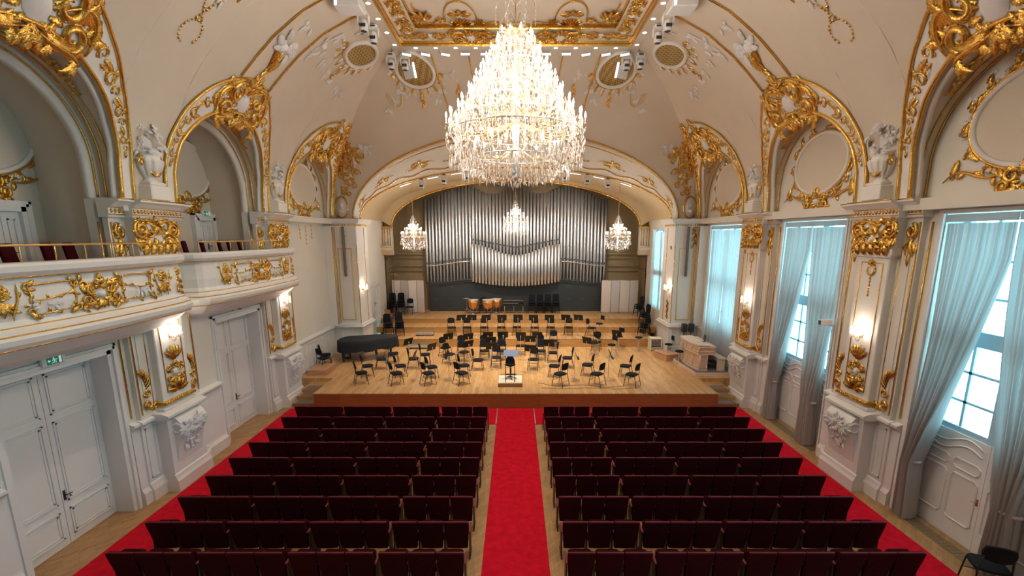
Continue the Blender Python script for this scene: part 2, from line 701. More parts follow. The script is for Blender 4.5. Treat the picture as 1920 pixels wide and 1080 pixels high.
def garland(mb, m, pts, r, leafy=True):
    for i, (u, v) in enumerate(pts):
        dome(mb, m, u, v, r * (0.9 + 0.3 * sin(i * 2.1)), r * (0.9 + 0.3 * cos(i * 1.7)), r * 0.9, 7, 2)
        if leafy and i % 2 == 0:
            leaf(mb, m, u, v, i * 1.9, r * 2.0, r * 0.6, r * 0.7)


def bouquet(mb, m, u, v, ru, rv, n, r, seed=1):
    rnd = random.Random(seed)
    for i in range(n):
        a, q = rnd.uniform(0, 2 * PI), math.sqrt(rnd.random())
        uu, vv = u + ru * q * cos(a), v + rv * q * sin(a)
        k = rnd.random()
        if k < 0.5:
            flower(mb, lambda x, y, n_: m(x, y, n_ + r * 0.4 * (1 - q)), uu, vv, r * rnd.uniform(0.7, 1.2), 5, a)
        else:
            leaf(mb, m, uu, vv, a + rnd.uniform(-0.6, 0.6), r * 2.4, r * 0.6, r * 0.8)


def cartouche(g, w, m, u, v, W, Hh, rich=1):
    rad = 0.05 * W
    dome(w, m, u, v - 0.04 * Hh, 0.12 * W, 0.12 * Hh, 0.09 * W)
    for k in range(10):
        a = 0.3 + k * 0.628
        leaf(g, m, u + 0.13 * W * cos(a), v - 0.04 * Hh + 0.13 * Hh * sin(a), a, 0.13 * W, 0.035 * W, 0.07 * W)
    for s in (-1, 1):
        scroll(g, m, u + s * 0.24 * W, v + 0.06 * Hh, 0.15 * W, PI / 2 + (0.6 if s > 0 else -0.6), 1.1, rad, -s)
        scroll(g, m, u + s * 0.36 * W, v - 0.18 * Hh, 0.12 * W, -PI / 2, 1.2, rad * 0.9, s)
        leaf(g, m, u + s * 0.14 * W, v + 0.16 * Hh, PI / 2 - s * 0.9, 0.30 * W, 0.075 * W, 0.09 * W, -s * 0.8)
        leaf(g, m, u + s * 0.12 * W, v - 0.18 * Hh, -PI / 2 + s * 0.5, 0.34 * W, 0.07 * W, 0.09 * W, s * 0.9)
        leaf(g, m, u + s * 0.30 * W, v, PI / 2 - s * 1.4, 0.26 * W, 0.07 * W, 0.08 * W, s * 0.7)
        bez(g, m, [(u + s * 0.08 * W, v - 0.25 * Hh), (u + s * 0.3 * W, v - 0.34 * Hh), (u + s * 0.42 * W, v - 0.28 * Hh), (u + s * 0.5 * W, v - 0.4 * Hh)], rad * 0.8)
        if rich:
            flower(w, m, u + s * 0.42 * W, v + 0.16 * Hh, 0.07 * W)
            leaf(g, m, u + s * 0.44 * W, v - 0.3 * Hh, -PI / 2 + s * 0.4, 0.22 * W, 0.05 * W, 0.06 * W, -s)
    shell(g, m, u, v + 0.14 * Hh, 0.24 * W, 0.3, PI - 0.3, 7, 0.09 * W)
    leaf(g, m, u, v + 0.3 * Hh, PI / 2, 0.22 * Hh, 0.07 * W, 0.08 * W)
    for k in (-0.5, 0, 0.5):
        leaf(g, m, u, v - 0.2 * Hh, -PI / 2 + k, 0.26 * Hh, 0.06 * W, 0.08 * W)
# ------------------------------------------------------------------ hall dimensions
W = 9.1
ZS = 7.25
PR = [(7.25, 8.8), (8.0, 8.75), (8.8, 8.6), (9.6, 8.3), (10.3, 7.9), (10.77, 7.5), (11.26, 7.03), (11.75, 6.51), (12.35, 5.7), (12.77, 4.84), (12.9, 4.35)]
PIL = [5.5, 11.3, 17.1]
BACK = -7.0


def cx(z):
    if z <= PR[0][0]:
        return PR[0][1]
    for (a, b), (c, d) in zip(PR, PR[1:]):
        if z <= c:
            return b + (d - b) * (z - a) / (c - a)
    return PR[-1][1]


def cy(z):
    return 17.65 + 5.35 * (cx(z) - 4.35) / 4.45


def zhi_at(y):
    if y <= 17.65:
        return 12.9
    lo, hi = 7.25, 12.9
    for _ in range(30):
        m = (lo + hi) / 2
        if cy(m) > y:
            lo = m
        else:
            hi = m
    return lo


def arch_in(dy):
    return 8.0 + 1.95 * math.sqrt(max(0, 1 - (dy / 2.07) ** 2))


def arch_curve(c, hw, z0, b, n=36):
    pts = [(c - hw, ZS + (z0 - ZS) * i / 4) for i in range(4)]
    pts += [(c - hw * cos(PI * i / n), z0 + b * sin(PI * i / n)) for i in range(n + 1)]
    pts += [(c + hw, z0 - (z0 - ZS) * i / 4) for i in range(1, 5)]
    return pts


IN = (2.07, 8.0, 1.95)
OUT = (2.4, 7.9, 2.9)

# ------------------------------------------------------------------ floor
b = MB()
b.box(-9.75, 9.75, BACK, 24.0, -0.3, 0)
struct(b.build('floor', 'parquet'), 'pale herringbone parquet floor along the walls and aisle', 'floor')

# ------------------------------------------------------------------ right wall with window openings
b = MB()
YS = [BACK] + sum([[c - 1.45, c + 1.45] for c in [-3.2] + BAYS], []) + [24.0]
for i in range(0, len(YS), 2):
    b.box(W, 9.95, YS[i], YS[i + 1], -0.3, 6.9)
b.box(W, 9.95, BACK, 24.0, 6.9, 14.4)
b.box(8.75, W, BACK, 23.0, 7.0, 7.24)
for c in BAYS:
    b.box(9.45, 9.95, c - 1.45, c + 1.45, -0.3, 0.0)
struct(b.build('wall_right', 'wall_cream'), 'cream right-hand wall with tall window openings', 'wall')
# left wall with doors and two open gallery niches
DOORS = [2.8, 8.65, 14.65]
NB = -10.6
b = MB()
ys = [BACK] + sum([[c - 1.2, c + 1.2] for c in DOORS], []) + [24.0]
for i in range(0, len(ys), 2):
    b.box(-9.95, -W, ys[i], ys[i + 1], -0.3, 4.0)
b.box(-9.95, -W, BACK, 24.0, 4.0, 4.85)
for c in DOORS:
    b.box(-9.95, -9.6, c - 1.2, c + 1.2, -0.3, 4.0)
# piers between the gallery niches
yp = [BACK, BAYS[0] - 2.07, BAYS[0] + 2.07, BAYS[1] - 2.07, BAYS[1] + 2.07, BAYS[2] - 2.07, BAYS[2] + 2.07, 24.0]
for i in range(0, 8, 2):
    b.box(NB - 0.3, -W, yp[i], yp[i + 1], 4.85, 7.25)
    b.box(NB - 0.3, -W, yp[i] + (0.06 if i else 0), yp[i + 1] - (0.06 if i < 6 else 0), 7.25, 14.4)
    b.box(-W, -8.75, yp[i], yp[i + 1], 7.0, 7.24)
b.box(NB - 0.3, NB, BACK, 24, 4.85, 14.4)
b.box(NB, -W, BACK, 18.5, 4.7, 5.0)
struct(b.build('wall_left', 'wall_cream'), 'cream left-hand wall with doors and gallery niches', 'wall')
# wall behind the camera
b = MB()
b.box(-11, 10, BACK - 0.3, BACK, -0.3, 14.4)
struct(b.build('wall_back', 'wall_cream'), 'plain cream wall at the rear of the hall', 'wall')

# ------------------------------------------------------------------ coved ceiling
b = MB()
for s in (1, -1):
    cols = []
    y = BACK
    marks = []
    for c in BAYS:
        hw = IN[0]
        marks.append((c - hw - 0.001, None))
        for i in range(33):
            marks.append((c - hw * cos(PI * i / 32), c))
        marks.append((c + hw + 0.001, None))
    marks.append((BACK, None))
    for a, e in ((BACK, 0.5), (-3.0, -2.0), (4.7, 6.3), (10.5, 12.1), (16.3, 18.0), (22.2, 23.0)):
        for k in range(8):
            marks.append((a + (e - a) * k / 7 * 0.999, None))
    for k in range(20):
        pass
    marks.sort(key=lambda q: q[0])
    NZ = 26
    vs = []
    for (y, c) in marks:
        lo = arch_in(y - c) if c is not None else ZS
        hi = max(zhi_at(y), lo + 0.001)
        for j in range(NZ + 1):
            z = lo + (hi - lo) * j / NZ
            vs.append((s * cx(z), y, z))
    f = []
    for i in range(len(marks) - 1):
        for j in range(NZ):
            a = i * (NZ + 1) + j
            q = (a, a + 1, a + NZ + 2, a + NZ + 1)
            f.append(q if s > 0 else q[::-1])
    b.add(vs, f, True)
    # warm plaster lining of the gallery niches
    if s < 0:
        for c in BAYS[:3]:
            for q in (-1, 1):
                yy = c + q * 2.064
                b.add([(-9.42, yy, 5.0), (NB + 0.004, yy, 5.0), (NB + 0.004, yy, 7.26), (-9.42, yy, 7.26)], [(0, 1, 2, 3)])
            b.add([(NB + 0.004, c - 2.064, 5.0), (NB + 0.004, c + 2.064, 5.0), (NB + 0.004, c + 2.064, 10.2), (NB + 0.004, c - 2.064, 10.2)], [(0, 1, 2, 3)])
    # lunette soffits and back walls
    for k, c in enumerate(BAYS):
        back = W if (s > 0 or k == 3) else -NB
        cur = arch_curve(c, *IN)
        n = len(cur)
        vs = []
        for (y, z) in cur:
            x0 = cx(z)
            for t in range(7):
                vs.append((s * (x0 + (back - x0) * t / 6), y, z))
        f = [(i * 7 + t, i * 7 + t + 1, i * 7 + 8 + t, i * 7 + 7 + t) for i in range(n - 1) for t in range(6)]
        b.add(vs, f, True)
# end cove above the proscenium arch
PHW, PZ0, PB = 8.0, 7.3, 3.65


def pros_z(x):
    return PZ0 + PB * math.sqrt(max(0, 1 - (x / PHW) ** 2))


xs = sorted(set([round(PHW * cos(PI * i / 60), 4) for i in range(61)] + [-8.8, -8.6, -8.4, -8.2, -8.001, 8.001, 8.2, 8.4, 8.6, 8.8]))
NZ = 26
vs = []
for x in xs:
    lo = pros_z(x) if abs(x) <= PHW else ZS
    h0, h1 = 7.25, 12.9
    for _ in range(30):
        m_ = (h0 + h1) / 2
        if cx(m_) > abs(x):
            h0 = m_
        else:
            h1 = m_
    hi = max(lo + 0.001, h0 if abs(x) > 4.35 else 12.9)
    for j in range(NZ + 1):
        z = lo + (hi - lo) * j / NZ
        vs.append((x, cy(z), z))
f = []
for i in range(len(xs) - 1):
    for j in range(NZ):
        a = i * (NZ + 1) + j
        f.append((a, a + 1, a + NZ + 2, a + NZ + 1))
b.add(vs, f, True)
# flat strip, frame soffit and raised panel
EX, EY = 4.35, 17.65
b.add([(-EX, BACK, 12.9), (-4.0, BACK, 12.9), (-4.0, EY, 12.9), (-EX, EY, 12.9)], [(0, 1, 2, 3)])
b.add([(EX, BACK, 12.9), (4.0, BACK, 12.9), (4.0, EY, 12.9), (EX, EY, 12.9)], [(3, 2, 1, 0)])
b.add([(-4.0, 17.3, 12.9), (4.0, 17.3, 12.9), (4.0, EY, 12.9), (-4.0, EY, 12.9)], [(0, 1, 2, 3)])
b.box(-4.4, 4.4, BACK, 17.7, 13.25, 13.4)
# unseen roof slab, added so no sky light leaks into the hall
b.box(-11, 10, BACK, 31, 14.4, 14.6)
struct(b.build('ceiling', 'cream_plaster'), 'cream coved ceiling with a flat framed panel', 'ceiling')

# gilded frame of the ceiling panel
fr = thing('ceiling_frame', 'gilded ornate frame around the flat ceiling panel', 'ceiling frame', kind='structure')
fr.name = 'trim_1'
g = MB()
prof = [(4.0, 12.88), (3.95, 12.86), (3.93, 12.92), (3.89, 12.93), (3.87, 13.0)]
prof2 = [(3.30, 13.10), (3.285, 13.085), (3.27, 13.12), (3.265, 13.25)]


def frame_loft(mb, pr):
    vs = []
    for (x, z) in pr:
        yf = 17.3 - (4.0 - x) * 1.15
        vs += [(-x, BACK, z), (-x, yf, z), (x, yf, z), (x, BACK, z)]
    f = []
    for i in range(len(pr) - 1):
        for k in range(3):
            f.append((i * 4 + k, i * 4 + k + 1, i * 4 + 5 + k, i * 4 + 4 + k))
    mb.add(vs, f)


frame_loft(g, prof)
frame_loft(g, prof2)
g.build('moulding', 'gold', fr)
p = MB()
frame_loft(p, [(3.87, 13.0), (3.30, 13.10)])
p.build('frieze', 'cream_plaster', fr)
g, w = MB(), MB()


def m_far(u, v, n):
    return (u, 16.78 + v * 1.1, 13.02 - n)


for k in range(13):
    x = -3.42 + 0.57 * k
    for s in (-1, 1):
        for q in (-1, 1):
            leaf(g, m_far, x + s * 0.14, q * 0.13, s * q * 0.5 + (0 if s > 0 else PI), 0.2, 0.05, 0.05)
        scroll(g, m_far, x + s * 0.17, 0.0, 0.13, PI / 2, 1.2, 0.035, s)
        leaf(g, m_far, x + s * 0.30, 0.0, 0 if s > 0 else PI, 0.2, 0.06, 0.05)
    flower(w if k % 2 else g, m_far, x, 0, 0.12)
for s in (-1, 1):
    cartouche(g, w, lambda u, v, n: m_far(u + s * 1.5, v + 0.15, n), 0, 0, 1.3, 1.3)
    shell(g, lambda u, v, n: (u * s + s * 2.9, 15.95 - v * 1.2, 13.2 - n), 0, 0, 0.45, -0.9, 2.6, 7, 0.1)

    def m_sd(u, v, n, s=s):
        return (s * (3.55 - v), u, 13.02 - n)
    for k in range(24):
        y = 16.5 - 0.57 * k
        for q in (-1, 1):
            leaf(g, m_sd, y - 0.12, q * 0.13, 0.5 * q, 0.2, 0.05, 0.05)
            leaf(g, m_sd, y - 0.12, q * 0.13, PI - 0.5 * q, 0.2, 0.05, 0.05)
        flower(g if k % 2 else w, m_sd, y, 0, 0.13)
        scroll(g, m_sd, y + 0.28, 0.02, 0.16, 0.5, 1.2, 0.04, 1)
        scroll(g, m_sd, y + 0.42, -0.02, 0.12, 2.5, 1.2, 0.035, -1)
        leaf(g, m_sd, y + 0.4, 0, PI / 2, 0.24, 0.07, 0.06)
        leaf(g, m_sd, y + 0.4, 0, -PI / 2, 0.24, 0.07, 0.06)
    # curved gilt lines on the flat panel

    def m_pan(u, v, n, s=s):
        return (s * u, v, 13.24 - n)
    bez(g, m_pan, [(3.1, 15.1), (3.1, 16.3), (2.8, 16.6), (2.55, 16.2)], 0.04, taper=False)
    bez(g, m_pan, [(2.55, 16.2), (2.3, 16.1), (2.3, 16.3), (2.25, 16.1)], 0.035, taper=False)
    bez(g, m_pan, [(2.25, 16.1), (2.25, 14.55), (1.25, 14.55), (1.25, 16.15)], 0.04, 18, False)
    bez(g, m_pan, [(1.25, 16.15), (1.05, 16.7), (0.85, 16.1), (0.55, 16.3)], 0.035, taper=False)
    for k in range(5):
        leaf(g, m_pan, 1.77, 15.85, -PI / 2 + (k - 2) * 0.7, 0.38, 0.09, 0.08)
        leaf(g, m_pan, 2.4, 16.15, k * 1.25, 0.2, 0.06, 0.05)
        leaf(g, m_pan, 1.2, 16.25, k * 1.25, 0.2, 0.06, 0.05)
    for k in range(7):
        leaf(g, m_pan, 1.77, 16.45, -PI / 2 + (k - 3) * 0.38, 0.42, 0.07, 0.08)
        flower(w if k % 2 else g, m_pan, 1.77 + (k - 3) * 0.16, 16.5 - 0.05 * (3 - abs(k - 3)), 0.09)
build_split(g, 'gilding', 'gold', fr)
build_split(w, 'stucco_boss', 'stucco_white', fr)

# ------------------------------------------------------------------ proscenium arch, stage vault, apse
b = MB()
NT = 64


def lofts(mb, c0, c1, n=NT, m=1):
    vs = []
    for i in range(n + 1):
        t = PI * i / n
        a, e = Vector(c0(t)), Vector(c1(t))
        for k in range(m + 1):
            vs.append(tuple(a + (e - a) * k / m))
    f = [(i * (m + 1) + k, (i + 1) * (m + 1) + k, (i + 1) * (m + 1) + k + 1, i * (m + 1) + k + 1) for i in range(n) for k in range(m)]
    mb.add(vs, f, True)


def c_out(t):
    z = PZ0 + PB * sin(t)
    return (PHW * cos(t), cy(z), z)


def c_in(t):
    return (7.95 * cos(t), 23.8, 7.3 + 2.5 * sin(t))


def c_ap0(t):
    return (7.95 * cos(t), 27.7, 7.3 + 2.55 * sin(t))


def c_ap1(t):
    return (7.4 * cos(t), 27.7, 7.0 + 2.6 * sin(t))


def c_ap2(t):
    return (7.4 * cos(t), 28.0, 7.0 + 2.6 * sin(t))


lofts(b, c_out, c_in, m=6)
for s in (1, -1):
    b.box(min(s * 8.0, s * 8.3), max(s * 8.0, s * 8.3), 24.0, 24.55, 0, 7.4)
    b.box(min(s * 8.0, s * 8.3), max(s * 8.0, s * 8.3), 27.05, 28.2, 0, 7.4)
    b.box(min(s * 8.0, s * 8.3), max(s * 8.0, s * 8.3), 24.55, 27.05, 6.8, 7.4)
    if s > 0:
        b.box(8.0, 8.4, 24.55, 27.05, 0, 2.34)
    if s < 0:
        b.box(-8.3, -8.0, 24.55, 25.0, 0, 6.8)
        b.box(-8.3, -8.0, 25.0, 26.4, 3.75, 6.8)
        b.box(-8.3, -8.0, 26.4, 27.05, 0, 6.8)
        b.box(-8.4, -8.2, 25.0, 26.4, 0, 3.75)
    b.box(min(s * 7.4, s * 8.3), max(s * 7.4, s * 8.3), 27.72, 28.0, 5.3, 7.0)
    b.box(min(s * 8.0, s * 9.95), max(s * 8.0, s * 9.95), 24.0, 24.2, 0, 14.4)
    b.box(min(s * 8.3, s * 8.6), max(s * 8.3, s * 8.6), 24.2, 31, 7.4, 14.4)
b.box(-8.3, 8.3, 30.4, 30.7, 0, 14.4)
b.box(-8.6, -8.3, 24.2, 31, 0, 14.4)
struct(b.build('wall_front', 'wall_cream'), 'cream end wall with the wide proscenium arch', 'wall')
b = MB()
lofts(b, c_in, c_ap0, m=4)
lofts(b, c_ap0, c_ap1)
lofts(b, c_ap1, c_ap2)
struct(b.build('trim_2', 'tan_paint'), 'ochre vault over the rear of the stage', 'vault')
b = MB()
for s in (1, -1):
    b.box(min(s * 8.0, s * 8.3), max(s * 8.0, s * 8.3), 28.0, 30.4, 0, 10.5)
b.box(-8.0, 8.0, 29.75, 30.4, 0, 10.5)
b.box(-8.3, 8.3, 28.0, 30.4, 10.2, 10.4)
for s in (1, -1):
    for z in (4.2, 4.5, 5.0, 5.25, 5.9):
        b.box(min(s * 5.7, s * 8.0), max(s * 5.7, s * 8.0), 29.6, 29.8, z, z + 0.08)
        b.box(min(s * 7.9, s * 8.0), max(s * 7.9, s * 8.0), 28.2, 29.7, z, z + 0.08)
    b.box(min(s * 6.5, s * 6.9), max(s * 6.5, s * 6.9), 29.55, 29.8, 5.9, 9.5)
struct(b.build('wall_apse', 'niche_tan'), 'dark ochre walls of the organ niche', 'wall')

ps = thing('trim_3', 'gilded mouldings of the proscenium arch', 'arch moulding', kind='structure')
g, w = MB(), MB()


def cur(fn, dz=0.0, n=72):
    return [tuple(Vector(fn(PI * i / n)) + Vector((0, 0, dz))) for i in range(n + 1)]


g.tube(cur(c_out), 0.05, 8)
g.tube(cur(lambda t: tuple(Vector(c_out(t)) * 0.86 + Vector(c_in(t)) * 0.14)), 0.035, 8)
g.tube(cur(c_in), 0.05, 8)
g.tube(cur(c_ap1), 0.05, 8)
for s in (1, -1):
    for t0 in (0.28, 0.62, 0.95, 1.22):
        def m_p(u, v, n, s=s, t0=t0):
            t = t0 + u / 8
            a, e = Vector(c_out(t)), Vector(c_in(t))
            q = a + (e - a) * min(1, max(0, 0.5 + v / 2.4))
            return (s * q.x, q.y - n * 0.5, q.z - n * 0.8)
        scroll(g, m_p, -0.3, 0.0, 0.22, 0, 1.2, 0.035, 1)
        scroll(g, m_p, 0.3, 0.1, 0.22, PI, 1.2, 0.035, -1)
        bez(g, m_p, [(-0.9, 0.2), (-0.5, 0.5), (0.2, -0.4), (0.9, 0.1)], 0.03)
        for k in range(5):
            leaf(g, m_p, 0, 0, k * 1.25, 0.4, 0.09, 0.06)
        flower(w, m_p, 0, 0, 0.14)
    pts = []
    for i in range(40):
        t = 0.12 + 1.3 * i / 39
        a, e = Vector(c_out(t)), Vector(c_in(t))
        q = a + (e - a) * (0.80 + 0.05 * sin(i * 0.9))
        pts.append((s * q.x, q.y - 0.02, q.z - 0.02))
    g.tube(pts, 0.022, 5)
build_split(g, 'gilding', 'gold', ps)
build_split(w, 'stucco_boss', 'stucco_white', ps)
w = MB()
w.tube(cur(lambda t: tuple(Vector(c_out(t)) * 0.94 + Vector(c_in(t)) * 0.06)), 0.09, 8)
w.build('moulding', 'white_plaster', ps)
for s in (1, -1):
    # corbel under the inner arch and its gilt pilaster strip
    t = thing('arch_corbel', 'ochre and gilt corbel carrying the inner arch %s the organ' % ('left of' if s < 0 else 'right of'), 'corbel')
    g = MB()
    g.add([], [])
    x0, x1 = sorted((s * 7.38, s * 8.0))
    pr_ = [(0.0, 5.3), (0.12, 5.32), (0.2, 5.45), (0.34, 5.6), (0.36, 5.75), (0.3, 5.8)]
    vs, f = [], []
    for (d, z) in pr_:
        vs += [(x0 - (0.1 if s > 0 else 0) * d, 27.7 - d, z), (x1 + (0.1 if s < 0 else 0) * d, 27.7 - d, z)]
    for i in range(len(pr_) - 1):
        f.append((2 * i, 2 * i + 1, 2 * i + 3, 2 * i + 2))
    f.append((10, 11, 1, 0))
    f.append(tuple(range(0, 12, 2)))
    f.append(tuple(range(11, 0, -2)))
    g.add(vs, f)
    g.build('bracket', 'tan_paint', t)
    g = MB()
    for d in (0.08, 0.22, 0.40, 0.54):
        g.tube([(s * (7.42 + d), 27.66, 5.85), (s * (7.42 + d), 27.66, 7.0)], 0.022, 6)
    g.cbox(x0, x1, 27.6, 27.7, 6.85, 7.0)
    build_split(g, 'gilt_strip', 'gold', t)

# ------------------------------------------------------------------ lunette arch surrounds
NAMES = {1: 'nearest', 2: 'middle', 3: 'farthest'}


def strip(mb, c, a, e, s, off):
    A, E_ = arch_curve(c, *a), arch_curve(c, *e)
    vs = []
    for (p, q) in zip(A, E_):
        for k in range(5):
            y, z = p[0] + (q[0] - p[0]) * k / 4, p[1] + (q[1] - p[1]) * k / 4
            vs.append((s * (cx(z) - off), y, z))
    f = []
    for i in range(len(A) - 1):
        for k in range(4):
            r = (i * 5 + k, i * 5 + k + 1, i * 5 + k + 6, i * 5 + k + 5)
            f.append(r if s > 0 else r[::-1])
    mb.add(vs, f, True)


def surround(k, s):
    c = BAYS[k]
    side = 'left' if s < 0 else 'right'
    what = ('gallery niche' if k < 3 else 'blank bay') if s < 0 else 'window'
    t = thing('arch_surround', 'white and gilt rococo arch over the %s %s on the %s wall' % (NAMES[k], what, side), 'arch surround', group='gilt arches along the vault')
    o = OUT if k < 3 else (2.3, 7.9, 3.1)
    w = MB()
    strip(w, c, (IN[0] + 0.02, IN[1], IN[2] + 0.02), (o[0] - 0.02, o[1], o[2] - 0.02), s, 0.03)
    w.build('archivolt', 'white_plaster', t)
    g = MB()
    g.tube([(s * (cx(z) - 0.05), y, z) for (y, z) in arch_curve(c, *o)], 0.038, 7)
    g.build('outer_moulding', 'gold', t)
    g = MB()
    g.tube([(s * (cx(z) - 0.05), y, z) for (y, z) in arch_curve(c, *IN)], 0.045, 7)
    g.build('inner_moulding', 'gold', t)
    w = MB()
    A = arch_curve(c, IN[0] - 0.03, IN[1], IN[2] - 0.03)
    w.tube([(s * (cx(z) + 0.10), y, z) for (y, z) in A], 0.06, 7)
    w.build('rope_moulding', 'white_plaster', t)
    g = MB()
    xw = W - 0.03
    for xx, r in ((xw, 0.022), (xw - 0.16, 0.018)):
        g.tube([(s * max(xx, cx(z) + 0.12), y, z) for (y, z) in arch_curve(c, IN[0] - 0.02, IN[1], IN[2] - 0.02)], r, 6)
    build_split(g, 'reveal_moulding', 'gold', t)

    def m(u, v, n):
        return (s * (cx(v) - 0.04 - n * 0.8), c + u, v + n * 0.35)

    g, w = MB(), MB()
    cartouche(g, w, m, 0, 10.25, 1.9, 1.75)
    for q in (-1, 1):
        for (a, sc) in ((0.62, 1.0), (0.42, 0.85), (0.26, 0.65), (0.12, 0.5)):
            r0 = 0.5
            th = a * PI / 2 * 1.05
            y0 = q * (IN[0] + (o[0] - IN[0]) * r0) * cos(th)
            z0 = 7.95 + (IN[2] + (o[2] - IN[2]) * r0) * sin(th)
            ang = th + PI / 2 if q > 0 else PI / 2 - th

            def mm(u, v, n, y0=y0, z0=z0, ang=ang):
                cu, sv = cos(ang - PI / 2), sin(ang - PI / 2)
                return m(y0 + u * cu - v * sv, z0 + u * sv + v * cu, n)
            scroll(g, mm, 0.0, 0.10 * sc, 0.17 * sc, 0, 1.1, 0.04 * sc, q)
            scroll(g, mm, 0.04, -0.2 * sc, 0.13 * sc, PI, 1.1, 0.035 * sc, -q)
            leaf(g, mm, 0, 0.2 * sc, PI / 2 + 0.4, 0.34 * sc, 0.07 * sc, 0.06)
            leaf(g, mm, 0, -0.3 * sc, -PI / 2, 0.3 * sc, 0.06 * sc, 0.06)
            leaf(g, mm, 0.05, 0, PI / 2 - 0.7, 0.3 * sc, 0.07 * sc, 0.06)
            flower(w, mm, -0.07, 0.34 * sc, 0.10 * sc)
            flower(w, mm, 0.06, 0.46 * sc, 0.08 * sc)
        bez(g, m, [(q * 0.35, 10.2), (q * 0.9, 10.75), (q * 1.2, 10.2), (q * 1.0, 9.75)], 0.075)
        leaf(g, m, q * 0.6, 10.3, PI / 2 - q * 1.0, 0.6, 0.16, 0.12, -q * 0.8)
        leaf(g, m, q * 0.55, 9.9, -PI / 2 + q * 0.7, 0.5, 0.13, 0.12, q * 0.6)
    build_split(g, 'gilded_ornament', 'gold', t)
    build_split(w, 'stucco_flower', 'stucco_white', t)
    if s < 0 and k < 3:
        nf, ng = MB(), MB()
        A, B_ = arch_curve(c, *IN), arch_curve(c, 1.86, 7.95, 1.72)
        vs = []
        for (p, q) in zip(A, B_):
            vs += [(-9.22, p[0], p[1]), (-9.26, q[0], q[1]), (-9.40, q[0], q[1]), (-9.42, p[0], p[1])]
        nf.add(vs, [(4 * i + j, 4 * i + j + 1, 4 * i + j + 5, 4 * i + j + 4) for i in range(len(A) - 1) for j in range(3)], True)
        for q in (-1, 1):
            nf.box(-9.42, -9.24, *sorted((c + q * 1.86, c + q * 2.07)), 5.0, 7.26)
        nf.build('niche_frame', 'white_plaster', t)
        ng.tube([(-9.21, p[0] + (q[0] - p[0]) * 0.4, p[1] + (q[1] - p[1]) * 0.4) for (p, q) in zip(A, B_)], 0.022, 6)
        ng.build('niche_beading', 'gold', t)
    # soffit garland
    g = MB()
    for q in (-1, 1):
        for i in range(9):
            th = PI / 2 - q * (0.15 + 0.085 * i)
            y, z = c + (IN[0] - 0.04) * cos(th), 8.0 + (IN[2] - 0.04) * sin(th)
            x = (cx(z) + W) / 2 if (s > 0 or k == 3) else (cx(z) + 9.3) / 2
            tv = Vector((0, -sin(th), cos(th)))
            nv = Vector((0, -cos(th), -sin(th)))
            pp = Vector((s * x, y, z))

            def ms(u, v, n, pp=pp, tv=tv, nv=nv):
                q_ = pp + Vector((1, 0, 0)) * u + tv * v + nv * n
                return (q_.x, q_.y, q_.z)
            for kk in range(3):
                leaf(g, ms, 0, 0, i + kk * 2.1, 0.16 - 0.008 * i, 0.05, 0.04)
    build_split(g, 'soffit_garland', 'gold', t)
    return t


for k in (1, 2, 3):
    for s in (1, -1):
        surround(k, s)

